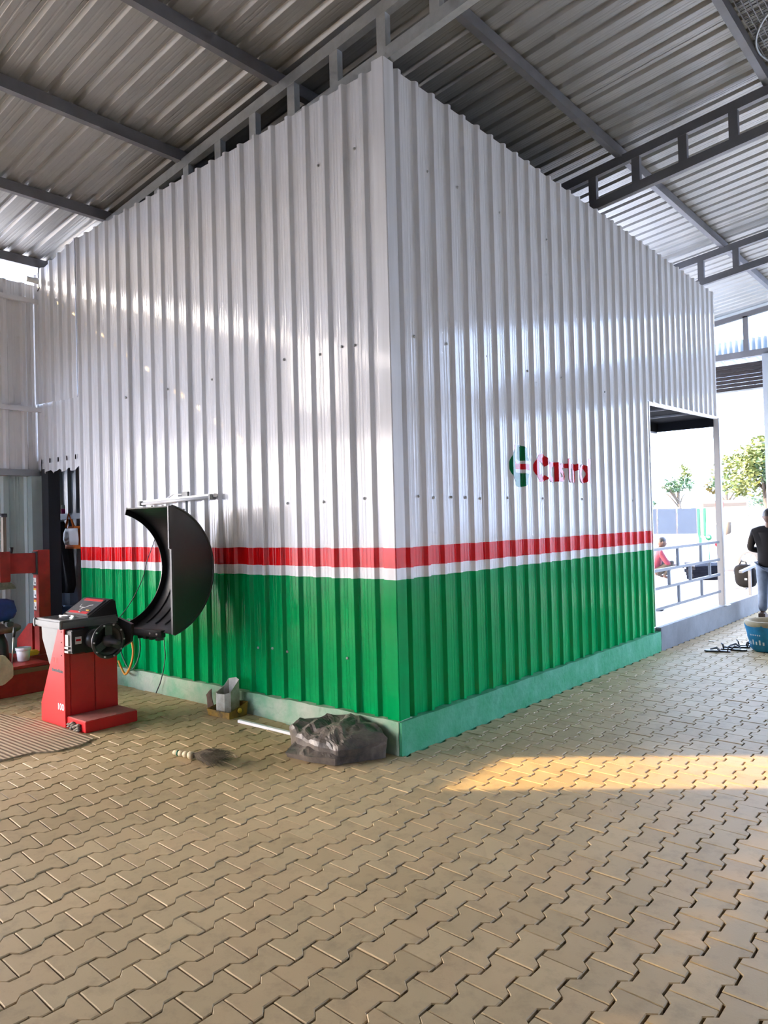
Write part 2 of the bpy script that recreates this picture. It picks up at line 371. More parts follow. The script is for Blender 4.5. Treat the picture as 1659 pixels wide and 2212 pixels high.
# folded corner strip
mb = MB()
pts = [(-0.075, -0.031), (-0.004, -0.036), (0.036, -0.036 + 0.04 - 0.04), (0.036, 0.004), (0.031, 0.075)]
cs = [(-0.080, -0.012), (-0.072, -0.034), (0.028, -0.034), (0.034, -0.028), (0.034, 0.072), (0.012, 0.080)]
vs = [(x, y, z) for z in (0.205, 4.70) for x, y in cs]; n = len(cs)
mb.add(vs, [(i, i + 1, n + i + 1, n + i) for i in range(n - 1)]); mb.build('corner_flashing', M_WALL, wall_l)
# end strips at the porch opening
MB().box((-0.04, 4.598, 0.28), (0.03, 4.616, 2.86)).build('edge_flashing', M_WHITE_SHEET, wall_r)
MB().bar((0.0, 4.60, 2.845), (0.0, 7.235, 2.905), 0.05, 0.03).build('edge_angle', M_WHITE_SHEET, wall_r)
# screws
scr = MB().lathe([(0.0001, 0.009), (0.006, 0.009), (0.006, 0.004), (0.011, 0.003), (0.011, 0)], n=8).mesh('screw', m=M_GALV)
def screw(p, ax, parent):
    o = link('screw', scr, None, parent, Vector(p) - wloc(parent)); o.rotation_euler = (H90, 0, 0) if ax == 'L' else (0, H90, 0)
for x in (-0.16, -0.46, -0.75, -1.09, -1.26, -1.43): screw((x, -0.006, 0.59 + random.uniform(-.01, .01)), 'L', wall_l)
for x in (-0.17, -0.31, -0.44, -0.66, -1.05, -1.52, -1.95, -2.6, -3.3): screw((x, -0.006, 2.81 + random.uniform(-.015, .015)), 'L', wall_l)
for x in (-0.26, -0.66, -1.05, -1.7, -2.4): screw((x, -0.006, 1.72 + random.uniform(-.015, .015)), 'L', wall_l)
for x in (-0.27, -0.63, -1.5): screw((x, -0.006, 4.18), 'L', wall_l)
for y in (0.06, 0.27, 0.45, 0.67, 0.86, 1.06, 1.47, 2.07, 2.86, 3.4, 4.1): screw((0.005, y, 1.725 + random.uniform(-.006, .006)), 'R', wall_r)
for y in (0.27, 0.66, 1.2, 1.86, 2.5, 3.45): screw((0.005, y, 2.85 + random.uniform(-.02, .02)), 'R', wall_r)
for y in (0.06, 0.48, 0.86, 1.47, 2.28): screw((0.005, y, 4.1 + random.uniform(-.02, .02)), 'R', wall_r)

# painted emblem and lettering on the right wall, following the ribs
def rib_h(s, first=first_r, pitch=0.2, h=0.028, base=0.036, crown=0.016):
    k = round((s - first) / pitch); d = abs(s - first - k * pitch)
    return h if d < crown else h * (base - d) / (base - crown) if d < base else 0.0
def decal(name, polys_or_mesh, m, lift):
    bm = bmesh.new()
    if isinstance(polys_or_mesh, bpy.types.Mesh): bm.from_mesh(polys_or_mesh)
    else:
        for ip, poly in enumerate(polys_or_mesh): bm.faces.new([bm.verts.new((u, v, ip * 0.00004)) for u, v in poly])
    bmesh.ops.triangulate(bm, faces=bm.faces)
    for k in range(4, 20):
        c = first_r + 0.2 * k
        for d in (-0.036, -0.016, 0.016, 0.036):
            bmesh.ops.bisect_plane(bm, geom=list(bm.verts) + list(bm.edges) + list(bm.faces), plane_co=(c + d, 0, 0), plane_no=(1, 0, 0), dist=1e-5)
    og = wloc(wall_r)
    for v in bm.verts:
        y, z = v.co.x, v.co.y; v.co = Vector((rib_h(y) + lift + v.co.z, y, z)) - og
    for f in bm.faces:
        f.normal_update()
        if f.normal.x < 0: f.normal_flip()
    me = bpy.data.meshes.new(name); bm.to_mesh(me); bm.free()
    return link(name, me, m, wall_r)
M_LGREEN = mat('logo_green_paint', (0.0, 0.16, 0.045), 0.14, 0, 0.2); M_LRED = mat('logo_red_paint', (0.62, 0.006, 0.012), 0.14, 0, 0.2); M_LWHITE = mat('logo_white_paint', (0.72, 0.72, 0.74), 0.14, 0, 0.2)
CY, CZ, CR = 1.680, 1.998, 0.178
def arc(a0, a1, r, n=24): return [(CY + r * math.cos(math.radians(a0 + (a1 - a0) * i / n)), CZ + r * math.sin(math.radians(a0 + (a1 - a0) * i / n))) for i in range(n + 1)]
decal('emblem_disc', [[(CY + (u - CY) * 0.945, v) for u, v in arc(0, 360, CR, 48)[:-1]]], M_LGREEN, 0.0045)
# white and red bent band: rises to the top, bends and runs out to the right
decal('emblem_white_band', [[(CY - 0.085, CZ + 0.19), (CY - 0.03, CZ + 0.19), (CY - 0.045, CZ + 0.06), (CY - 0.02, CZ + 0.045), (CY + 0.20, CZ + 0.052), (CY + 0.20, CZ - 0.065), (CY - 0.085, CZ - 0.055)]], M_LWHITE, 0.0055)
decal('emblem_red_band', [[(CY - 0.083, CZ + 0.178), (CY - 0.060, CZ + 0.178), (CY - 0.073, CZ + 0.05), (CY - 0.055, CZ + 0.020), (CY + 0.165, CZ + 0.022), (CY + 0.165, CZ - 0.027), (CY - 0.083, CZ - 0.027)]], M_LRED, 0.0065)
def text_mesh(body, size, extra=0.0):
    cu = bpy.data.curves.new('t', 'FONT'); cu.body = body; cu.size = size; cu.offset = extra; cu.resolution_u = 5
    o = bpy.data.objects.new('t', cu); COL.objects.link(o); dg = bpy.context.evaluated_depsgraph_get()
    me = bpy.data.meshes.new_from_object(o.evaluated_get(dg)); bpy.data.objects.remove(o); return me
def fit_text(body, u0, u1, v0, v1, extra=0.0):
    me = text_mesh(body, 1.0, extra); xs = [v.co.x for v in me.vertices]; ys = [v.co.y for v in me.vertices]
    for v in me.vertices:
        v.co.x = u0 + (v.co.x - min(xs)) / (max(xs) - min(xs)) * (u1 - u0); v.co.y = v0 + (v.co.y - min(ys)) / (max(ys) - min(ys)) * (v1 - v0); v.co.z = 0
    return me
def stroke(pts, w0, w1=None):
    w1 = w1 or w0; out = []; n = len(pts)
    for i in range(n - 1):
        a, b = Vector(pts[i]), Vector(pts[i + 1]); d = (b - a).normalized(); p = Vector((-d.y, d.x)); wa = w0 + (w1 - w0) * i / (n - 1); wb_ = w0 + (w1 - w0) * (i + 1) / (n - 1)
        d = d * 0.004; out.append([tuple(a - d - p * wa / 2), tuple(b + d - p * wb_ / 2), tuple(b + d + p * wb_ / 2), tuple(a - d + p * wa / 2)])
    return out
def oarc(cy, cz, ry, rz, a0, a1, n=14): return [(cy + ry * math.cos(math.radians(a0 + (a1 - a0) * i / n)), cz + rz * math.sin(math.radians(a0 + (a1 - a0) * i / n))) for i in range(n + 1)]
LT = []
LT += stroke(oarc(2.025, 1.995, 0.083, 0.092, 55, 305, 18), 0.060)                       # C
LT += [[(2.04, 2.118), (2.095, 2.125), (2.172, 2.058), (2.115, 2.010), (2.055, 2.05)], [(2.05, 1.872), (2.10, 1.88), (2.145, 1.905), (2.115, 1.935), (2.055, 1.92)]]
LT += stroke(oarc(2.255, 1.968, 0.050, 0.068, 75, 285, 12), 0.045) + [[(2.30, 1.882), (2.362, 1.882), (2.378, 2.058), (2.225, 2.058), (2.225, 2.02), (2.305, 2.02)]]   # a
LT += stroke([(2.490, 2.030), (2.455, 2.038), (2.425, 2.015), (2.44, 1.985), (2.475, 1.960), (2.485, 1.925), (2.455, 1.903), (2.415, 1.910)], 0.040)            # s
LT += [[(2.505, 2.012), (2.505, 2.055), (2.650, 2.055), (2.650, 2.012)], [(2.530, 2.10), (2.580, 2.11), (2.585, 1.95), (2.605, 1.92), (2.635, 1.915), (2.635, 1.882), (2.565, 1.880), (2.535, 1.91)]]   # t
LT += [[(2.662, 1.884), (2.710, 1.884), (2.710, 2.058), (2.662, 2.058)], [(2.70, 1.985), (2.70, 2.050), (2.755, 2.068), (2.790, 2.062), (2.790, 2.005), (2.75, 2.010)]]   # r
LT += stroke(oarc(2.890, 1.972, 0.056, 0.068, 0, 360, 22), 0.046)                          # o
LT += [[(2.985, 1.884), (3.035, 1.884), (3.065, 2.125), (3.015, 2.125)]]                      # l
decal('lettering', LT, M_LRED, 0.0048)

# plinths
def rough_box(name, a, b, m, nx, ny, nz, amp, kind_label):
    bm = bmesh.new(); 
    x0, y0, z0 = a; x1, y1, z1 = b
    mb = MB().box(a, b); me = mb.mesh(name); bm.from_mesh(me)
    for ax, n, lo, hi in ((0, nx, x0, x1), (1, ny, y0, y1), (2, nz, z0, z1)):
        for i in range(1, n):
            co = [0, 0, 0]; no = [0, 0, 0]; co[ax] = lo + (hi - lo) * i / n; no[ax] = 1
            bmesh.ops.bisect_plane(bm, geom=list(bm.verts) + list(bm.edges) + list(bm.faces), plane_co=co, plane_no=no)
    for v in bm.verts:
        p = v.co.copy(); d = noise.noise_vector(p * 5.0) * amp + noise.noise_vector(p * 17.0) * amp * 0.5
        if abs(p.z - z0) < 1e-4: d.z = 0
        v.co = p + d
    bm.to_mesh(me); bm.free()
    o = link(name, me, m); o['kind'] = 'structure'; o['label'] = kind_label; return o
rough_box('baseboard_left', (-4.2, -0.055, -0.02), (0.038, 0.10, 0.226), M_PLINTH_L, 60, 2, 4, 0.010, 'rough concrete plinth with green stains under the left booth wall')
rough_box('baseboard_right', (-0.05, -0.050, -0.02), (0.062, 4.66, 0.222), M_PLINTH_R, 2, 70, 4, 0.007, 'green painted concrete plinth under the right booth wall')

# ================================================================ ROOF
def zr(x): return 5.06 + 0.13 * x                                   # underside of the truss top chords
ceiling = empty('ceiling', (0, 0, 5.1), kind='structure', label='sloping zinc sheet roof on grey steel trusses and purlins')
XR0, XR1 = -5.50, 7.1
def PRF(s, u, t): return (t, s, zr(t) + 0.18 + u)
y = -11.6; k = 0
while y < 10.6:
    sheet('roof_sheet', M_ROOF, ceiling, rib_profile(y - 0.03, min(y + 1.0, 10.75) + 0.03, 0.05, 0.2, h=0.030, base=0.034, crown=0.014, mini=0.0008), PRF, (lambda s: XR0, lambda s: XR1), nr=25, off=0.002 * (k % 2)); y += 1.0; k += 1
for x in (-5.05, -3.72, -2.42, -1.12, 0.245, 1.62, 2.95, 4.28, 5.6, 6.8):
    MB().box((x - 0.03, -11.6, zr(x) + 0.08), (x + 0.03, 10.6, zr(x) + 0.178)).build('purlin', M_STEEL, ceiling)
for yt in (0.075, 3.44, 6.90, 10.37, -3.45, -6.9, -10.4):
    tr = empty('truss', (0, yt, 5.0), parent=ceiling)
    xe0, xe1 = -5.1, 6.8
    m = M_GALV if yt == 0.075 else M_STEEL
    MB().bar((xe0, yt, zr(xe0) + 0.045), (xe1, yt, zr(xe1) + 0.045), 0.06, 0.09).build('top_chord', m, tr)
    if yt != 10.37:
        MB().bar((xe0, yt, zr(xe0) - 0.29), (xe1, yt, zr(xe1) - 0.29), 0.06, 0.09).build('bottom_chord', m, tr)
        for kx in range(-11, 15):
            x = -0.045 + 0.457 * kx
            MB().box((x - 0.04, yt - 0.028, zr(x) - 0.25), (x + 0.04, yt + 0.028, zr(x) + 0.01)).build('strut', m, tr)
# wire mesh guard panel with a round ventilator throat
vent = empty('ventilator', (2.1, 2.6, zr(2.1) + 0.12), parent=ceiling)
mb = MB(); C = Vector((2.28, 2.95, 0)); R = 0.62
ring = [(C.x + R * math.cos(a), C.y + R * math.sin(a), zr(C.x + R * math.cos(a)) + 0.145) for a in [2 * math.pi * i / 48 for i in range(49)]]
mb.tube(ring, 0.010, 6, cap=False); mb.build('throat_ring', M_GALV, vent)
mb = MB()
for i in range(0, 29):
    d = 1.68 + i * 0.042; mb.bar((d, 1.5, zr(d) + 0.150), (d, 3.38, zr(d) + 0.150), 0.006)
for i in range(0, 45):
    d = 1.5 + i * 0.042; mb.bar((1.68, d, zr(1.68) + 0.156), (2.86, d, zr(2.86) + 0.156), 0.006)
mb.build('mesh_guard', M_STEEL, vent)

# ================================================================ SHED WALLS
# left wall: pale blue sheets below, white sheets above, light gap under the eave
wsl = empty('wall_shed_left', (-5.115, -2, 0), kind='structure', label='shed wall of white ribbed sheets over pale blue ribbed sheets')
def PSL(s, u, t): return (-5.115 + u, s, t)
def PSLo(s, u, t): return (-5.215 + u, s, t)
SLOT = (-4.735, -4.025, 3.36)                                       # tall open panel the sun comes through
for a, b in ((-1.25, 0.0),):
    sheet('blue_wall_sheet', M_BLUE_SHEET, wsl, rib_profile(a, b, -0.09, 0.25, base=0.05, crown=0.028), PSLo, (lambda s: 0.03, lambda s: 2.24))
for a, b, z0, z1 in ((-0.53, 0.0, 2.23, 4.303), (-1.25, -0.53, 2.23, 4.303), (-2.25, -1.25, DOOR_L[2], 4.303), (-3.25, -2.25, DOOR_L[2], 4.303), (SLOT[1], -3.25, DOOR_L[2], 4.303), (SLOT[0], SLOT[1], DOOR_L[2], SLOT[2]), (-5.8, SLOT[0], DOOR_L[2], 4.303), (-7.2, -5.8, DOOR_L[2], 4.303), (-8.2, -7.2, 0.03, 4.303), (-9.8, -8.2, 0.03, 4.303), (-11.6, -9.8, 0.03, 4.303)):
    sheet('white_wall_sheet', M_WHITE_SHEET, wsl, rib_profile(a, b, -0.16, 0.2), PSL, (lambda s, z=z0: z, lambda s, z=z1: z), off=0.001)
MB().box((-11.0, -8.2, 3.27), (-5.13, -0.2, 3.31)).build('sun_blocker', M_WHITE_SHEET, wsl)  # unseen slab, added to keep direct sun out of the left doorway
for yy in (-8.1, -0.3): MB().box((-10.95, yy - 0.04, -0.03), (-10.87, yy + 0.04, 3.27)).build('blocker_post', M_STEEL, wsl)  # posts carrying the added sun-blocking slab
MB().box((-5.23, -1.29, 0.0), (-5.09, -1.25, 2.26)).build('return_panel', M_BLUE_SHEET, wsl)
for z in (4.105, 2.90): MB().box((-5.085, -4.0, z - 0.025), (-5.045, 0.0, z + 0.025)).build('wall_rail', M_WHITE_SHEET, wsl)
MB().box((-5.20, -1.25, 2.165), (-5.07, -0.02, 2.235)).build('head_rail', M_GREY_SHEET, wsl)
MB().box((-5.20, -0.11, 0.03), (-5.08, 0.0, 2.17)).build('door_jamb', M_BLUE_SHEET, wsl)
MB().box((-5.055, -0.01, 0.02), (-4.905, 0.12, 2.24)).build('corner_post', M_DARK, wsl)
# niche behind the doorway
wn_ = empty('wall_niche', (-5.2, 0.5, 0), kind='structure', label='dim grey sheet walls of the niche behind the booth doorway')
def PNB(s, u, t): return (s, 0.52 - u, t)
for a, b in ((-6.5, -5.6), (-5.6, -4.18)): sheet('niche_sheet', M_GREY_SHEET, wn_, rib_profile(a, b, -5.68, 0.2), PNB, (lambda s: 0.02, lambda s: 2.6))
MB().box((-6.55, 0.0, 0.0), (-6.5, 0.55, 1.1)).build('side_panel', M_GREY_SHEET, wn_)
MB().box((-4.18, 0.03, 0.0), (-4.14, 0.55, 2.6)).build('side_panel', M_GREY_SHEET, wn_)
MB().box((-6.55, 0.0, 2.3), (-4.14, 0.55, 2.35)).build('soffit_panel', M_GREY_SHEET, wn_)
MB().box((-6.55, 0.0, 0.02), (-5.06, 0.03, 2.3)).build('front_panel', M_GREY_SHEET, wn_)
# far end: columns, header shutter and the canopy beyond
wse = empty('wall_shed_end', (0, 10.37, 0), kind='structure', label='far open end of the shed with a rolled shutter and steel column')
MB().bar((-5.1, 10.37, 4.36), (6.8, 10.37, 4.36), 0.08, 0.11).build('end_beam', M_STEEL, wse)
for x in (-2.6, -1.7, -0.365, 1.0, 2.4, 3.8, 5.2): MB().box((x - 0.045, 10.34, 4.4), (x + 0.045, 10.40, zr(x) + 0.02)).build('end_post', M_STEEL, wse)
M_COLUMN = mat('column_paint', (0.36, 0.40, 0.45), 0.5)
for x in (-0.10, 5.9, -4.9): MB().box((x, 10.28, -0.02), (x + 0.19, 10.46, 4.31)).build('end_column', M_COLUMN, wse)
M_SLAT = mat('brown_grey_slat', (0.055, 0.048, 0.05), 0.6, 0, 0.2)
for x0, x1 in ((-3.0, -0.105), (0.10, 5.9)):
    for i in range(7):
        z = 3.745 + i * 0.067
        MB().prism([(10.36, z), (10.34, z + 0.012), (10.34, z + 0.045), (10.36, z + 0.062), (10.385, z + 0.062), (10.385, z)], x0, x1, 'X').build('shutter_slat', M_SLAT, wse)
    MB().box((x0, 10.34, 3.715), (x1, 10.39, 3.742)).build('shutter_bar', M_GALV, wse)
M_CANOPY = mat('pale_green_canopy_sheet', (0.55, 0.62, 0.58), 0.4)
def PCN(s, u, t): return (s, 10.42 + t, 4.30 - 0.10 * t + u)
sheet('canopy_sheet', M_CANOPY, wse, rib_profile(-3.0, 5.9, 0.0, 0.2), PCN, (lambda s: 0.0, lambda s: 0.8))
M_FASCIA = mat('blue_grey_fascia_sheet', (0.30, 0.36, 0.42), 0.3, 0.4)
def PFS(s, u, t): return (s, 11.24 - u, t)
for i in range(9):
    sheet('fascia_sheet', M_FASCIA, wse, rib_profile(-3.0 + i, -2.0 + i, 0.02, 0.1, h=0.02, base=0.05, crown=0.01, mini=0), PFS, (lambda s: 4.22, lambda s: 4.80 + 0.03 * abs(math.sin(s * 31.4 + 0.4))))
# walls out of frame
wsr = empty('wall_shed_right', (6.85, 0, 0), kind='structure', label='tall white ribbed shed wall on the far right')
def PSR(s, u, t): return (6.85 - u, s, t)
for a, b, z0 in ((-11.6, -7.0, 0.02), (-7.0, -3.0, 0.02), (-3.0, FILL_R[0], 0.02), (FILL_R[0], FILL_R[1], FILL_R[2]), (FILL_R[1], 10.4, 0.02)): sheet('white_wall_sheet', M_WHITE_SHEET, wsr, rib_profile(a, b, 0.0, 0.2, mini=0), PSR, (lambda s, z=z0: z, lambda s: 6.1))
wsb = empty('wall_shed_rear', (0, -11.5, 0), kind='structure', label='rear shed wall of white ribbed sheets around an added opening for fill light')
def PSB(s, u, t): return (s, -11.5 + u, t)
for a, b, z0 in ((-5.1, FILL_B[0], 0.02), (FILL_B[0], FILL_B[1], FILL_B[2]), (FILL_B[1], 6.85, 0.02)): sheet('white_wall_sheet', M_WHITE_SHEET, wsb, rib_profile(a, b, 0.0, 0.2, mini=0), PSB, (lambda s, z=z0: z, lambda s: zr(s)))
# inside of the booth (keeps light from leaking through the open porch side)
bi = empty('wall_booth_inner', (-2, 4.5, 0), kind='structure', label='plain inner end wall of the booth beside the porch')
MB().box((-4.15, 4.52, 0.0), (-0.04, 4.58, 4.66)).build('inner_panel', M_WHITE_SHEET, bi)
MB().box((-4.15, 0.06, 4.55), (-0.04, 4.58, 4.60)).build('booth_cover', M_GREY_SHEET, bi)
MB().box((-4.2, 0.56, 0.0), (-4.15, 4.58, 4.6)).build('inner_panel', M_GREY_SHEET, bi)

# ================================================================ PORCH
pf = MB().box((-9.0, 4.62, 0.0), (0.0, 13.5, 0.262)).build('floor_porch', M_TILE, kind='structure', label='white tiled porch platform beyond the booth')
pk = MB().box((0.0, 4.66, -0.02), (0.065, 13.5, 0.268), 0.006).build('baseboard_porch', M_CONC, kind='structure', label='smooth grey concrete kerb along the porch platform')
M_RAILW = mat('batten_paint', (0.10, 0.10, 0.105), 0.6)
ps = empty('ceiling_porch', (-0.4, 5.9, 2.85), kind='structure', label='dark porch soffit with pale battens')
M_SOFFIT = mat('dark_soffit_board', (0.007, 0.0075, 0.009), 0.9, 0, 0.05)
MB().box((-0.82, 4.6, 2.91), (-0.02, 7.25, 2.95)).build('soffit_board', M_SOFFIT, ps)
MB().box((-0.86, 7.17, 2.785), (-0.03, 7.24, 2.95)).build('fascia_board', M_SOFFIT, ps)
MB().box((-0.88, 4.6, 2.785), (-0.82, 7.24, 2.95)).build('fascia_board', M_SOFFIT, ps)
for yb in (5.05, 5.65, 6.35): MB().box((-0.82, yb, 2.885), (-0.03, yb + 0.03, 2.91)).build('soffit_batten', M_RAILW, ps)
MB().box((-0.87, 4.7, 2.765), (-0.84, 7.22, 2.785)).build('fascia_strip', M_RAILW, ps)
M_POST = mat('cream_post_paint', (0.33, 0.30, 0.265), 0.45)
post = empty('porch_post', (0.0, 7.22, 0.262), 'square cream painted post at the outer end of the porch railing', 'post')
MB().box((-0.04, 7.18, 0.262), (0.04, 7.26, 2.90), 0.004).build('shaft', M_POST, post)
MB().box((-0.09, 7.13, 0.262), (0.09, 7.31, 0.272)).build('base_plate', M_GALV, post)
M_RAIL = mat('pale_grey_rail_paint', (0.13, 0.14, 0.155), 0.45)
rail = empty('porch_railing', (0.0, 4.65, 0.262), 'white tubular porch railing with staggered short uprights', 'railing')
for z in (1.155, 0.910, 0.702, 0.465): MB().bar((0, 4.615, z), (0, 7.125, z), 0.034, 0.034, bev=0.003).build('rail', M_RAIL, rail)
for y, z0, z1 in ((5.47, 0.92, 1.14), (6.35, 0.92, 1.14), (5.157, 0.715, 0.895), (5.91, 0.715, 0.895), (6.70, 0.715, 0.895), (5.475, 0.48, 0.69), (6.35, 0.48, 0.69)):
    MB().bar((0, y, z0), (0, y, z1), 0.036, 0.03).build('upright', M_RAIL, rail)
rail2 = empty('porch_hand_rail', (-0.02, 9.0, 0.262), 'low white handrail on one upright beyond the porch post', 'railing')
MB().bar((-0.02, 8.25, 0.66), (-0.02, 9.6, 0.74), 0.05, 0.035).build('rail', M_RAIL, rail2)
MB().bar((-0.02, 8.75, 0.262), (-0.02, 8.75, 0.69), 0.04, 0.04).build('upright', M_RAIL, rail2)
MB().bar((-0.02, 9.5, 0.262), (-0.02, 9.5, 0.73), 0.04, 0.04).build('upright', M_RAIL, rail2)

# ================================================================ WHEEL BALANCER
G5 = 0.055
wb = empty('wheel_balancer', (-2.54, -0.92, G5), 'red wheel balancer with black hood standing in front of the left booth wall', 'machine')
body = [(-2.735, G5), (-2.345, G5), (-2.345, 0.80), (-2.44, 0.80), (-2.735, 0.20)]
MB().prism(body, -1.137, -1.125, 'Y', 0.003).build('front_panel', M_RED, wb)
inner_b = [(-2.725, G5), (-2.36, G5), (-2.36, 0.80), (-2.43, 0.80), (-2.725, 0.21)]
MB().prism(inner_b, -1.125, -0.71, 'Y').build('cabinet', M_RED, wb)
MB().box((-2.36, -1.125, G5), (-2.346, -1.095, 0.62)).build('side_strip', M_RED, wb)
MB().box((-2.36, -1.09, G5), (-2.347, -0.895, 0.60), 0.003).build('side_panel', M_RED, wb)
MB().box((-2.36, -0.889, G5), (-2.347, -0.70, 0.62), 0.003).build('side_panel', M_RED, wb)
hop = [(-2.755, 0.80), (-2.36, 0.80), (-2.43, 0.76), (-2.585, 0.50), (-2.63, 0.50), (-2.745, 0.70)]
MB().prism(hop, -1.118, -0.76, 'Y', 0.008).build('weight_hopper', M_GREY_PL, wb)
tray = MB().box((-2.775, -1.165, 0.802), (-2.325, -0.69, 0.868), 0.014).build('tool_tray', M_GREY_PL, wb)
for x in (-2.70, -2.58, -2.46):
    MB().box((x - 0.045, -1.14, 0.868), (x + 0.045, -0.98, 0.8695)).build('tray_pocket', M_BLACK, tray)
for x in (-2.765, -2.345): MB().box((x - 0.012, -1.172, 0.80), (x + 0.012, -1.150, 0.868), 0.005).build('tray_catch', M_GREY_PL, tray)
con = MB().prism([(-0.945, 0.868), (-0.745, 0.995), (-0.705, 0.99), (-0.675, 0.80), (-0.945, 0.80)], -2.765, -2.345, 'X', 0.010).build('console', M_BLACK, wb)
pn = Vector((0, -0.127, 0.200)).normalized()                          # outward normal of the sloping panel face
def on_panel(u, v, lift): # u along X 0..1, v up the slope 0..1
    p = Vector((-2.75 + 0.39 * u, -0.93 + 0.172 * v, 0.8775 + 0.109 * v)); return p + Vector((0, -0.535, 0.845)) * lift
def pquad(u0, u1, v0, v1, lift): return [on_panel(u0, v0, lift), on_panel(u1, v0, lift), on_panel(u1, v1, lift), on_panel(u0, v1, lift)]
M_PANEL = mat('console_panel', (0.075, 0.075, 0.08), 0.4); M_REDP = mat('console_red_strip', (0.55, 0.03, 0.035), 0.45)
def slab(name, q, q2, m, par): MB().add(q + q2, [(0, 1, 2, 3), (4, 7, 6, 5), (0, 4, 5, 1), (1, 5, 6, 2), (2, 6, 7, 3), (3, 7, 4, 0)]).build(name, m, par)
slab('display_panel', pquad(0.06, 0.94, 0.04, 0.96, 0.0), pquad(0.06, 0.94, 0.04, 0.96, 0.0095), M_PANEL, con)
slab('red_strip', pquad(0.18, 0.90, 0.82, 0.94, 0.0095), pquad(0.18, 0.90, 0.82, 0.94, 0.0115), M_REDP, con)
slab('red_strip', pquad(0.16, 0.90, 0.06, 0.18, 0.0095), pquad(0.16, 0.90, 0.06, 0.18, 0.0115), M_REDP, con)
M_MARK = mat('pale_print', (0.6, 0.6, 0.58), 0.5)
def pbar(u0, v0, u1, v1, w=0.006): MB().bar(on_panel(u0, v0, 0.0105), on_panel(u1, v1, 0.0105), w, 0.002, up=(0, -0.535, 0.845)).build('printed_line', M_MARK, con)
pbar(0.30, 0.58, 0.34, 0.42); pbar(0.34, 0.42, 0.55, 0.40); pbar(0.55, 0.40, 0.64, 0.54); pbar(0.46, 0.26, 0.50, 0.40); pbar(0.64, 0.54, 0.74, 0.60)
for u, v in ((0.60, 0.12), (0.80, 0.24), (0.86, 0.24)):
    MB().lathe([(0.011, 0), (0.011, 0.008), (0.0001, 0.009)], on_panel(u, v, 0.011), n=10).build('key', M_YELLOW if u > 0.7 else M_MARK, con)
hs = MB().box((-2.36, -1.12, 0.62), (-2.255, -0.97, 0.795), 0.006).build('motor_housing', M_BLACK, wb)
MB().box((-2.256, -1.095, 0.69), (-2.253, -1.045, 0.745)).build('maker_label', M_WHITE, hs)
MB().box((-2.2535, -1.089, 0.712), (-2.2525, -1.051, 0.727)).build('label_print', M_LRED, hs)
MB().box((-2.345, -1.128, 0.675), (-2.30, -1.12, 0.76)).build('side_label', M_WHITE, hs)
for z in (0.625, 0.655): MB().box((-2.345, -1.135, z), (-2.29, -1.12, z + 0.015)).build('clip', M_CHROME, hs)
MB().box((-2.36, -0.97, 0.60), (-2.33, -0.68, 0.80), 0.004).build('side_cover', M_BLACK, wb)
AY, AZ = -0.945, 0.715
def lat(prof, name, m, par=wb, n=28): return MB().lathe(prof, (0, AY, AZ), 'X', n).build(name, m, par)
lat([(0.0001, -2.255), (0.075, -2.255), (0.075, -2.225), (0.045, -2.20), (0.030, -2.19), (0.030, -2.10)], 'shaft_collar', M_BLACK)
lat([(0.035, -2.19), (0.040, -2.185), (0.040, -2.14), (0.035, -2.135)], 'bearing_band', M_CHROME)
fl = lat([(0.03, -2.10), (0.055, -2.095), (0.085, -2.055), (0.118, -2.045), (0.133, -2.05), (0.136, -2.04), (0.133, -2.03), (0.112, -2.032), (0.108, -2.04)], 'flange_ring', M_BLACK)
for a in range(3):
    t = math.radians(90 + 120 * a); mb = MB(); mb.bar((-2.04, AY, AZ), (-2.04, AY + 0.112 * math.cos(t), AZ + 0.112 * math.sin(t)), 0.055, 0.012, up=(1, 0, 0)); mb.build('flange_spoke', M_BLACK, fl)
lat([(0.045, -2.05), (0.045, -2.02), (0.022, -2.01), (0.020, -1.90), (0.0001, -1.90)], 'threaded_shaft', M_DARK)
for a in range(10):
    t = 2 * math.pi * a / 10; MB().lathe([(0.0001, -2.022), (0.007, -2.022), (0.007, -2.032)], (0, AY + 0.122 * math.cos(t), AZ + 0.122 * math.sin(t)), 'X', 8).build('stud', M_CHROME, fl)
stp = MB().box((-2.345, -1.125, G5), (-2.065, -0.70, G5 + 0.085), 0.004).build('foot_box', M_RED, wb)
MB().box((-2.340, -1.12, G5 + 0.085), (-2.07, -0.705, G5 + 0.087)).build('foot_box_top', mat('dusty_pink_red', (0.42, 0.13, 0.11), 0.8, var=0.2, vscale=10), stp)
mb = MB()
for i in range(26):
    a = random.random(); p = Vector((-2.30 + 0.20 * a, -1.128 - random.random() * 0.012, G5 + 0.012 + random.random() * 0.045)); mb.lathe([(0.0001, 0.012), (0.02 + 0.01 * random.random(), 0), (0.0001, -0.012)], p, n=6)
mb.build('mud_cake', mat('grey_mud', (0.20, 0.17, 0.13), 0.95, var=0.4, vscale=25), stp)
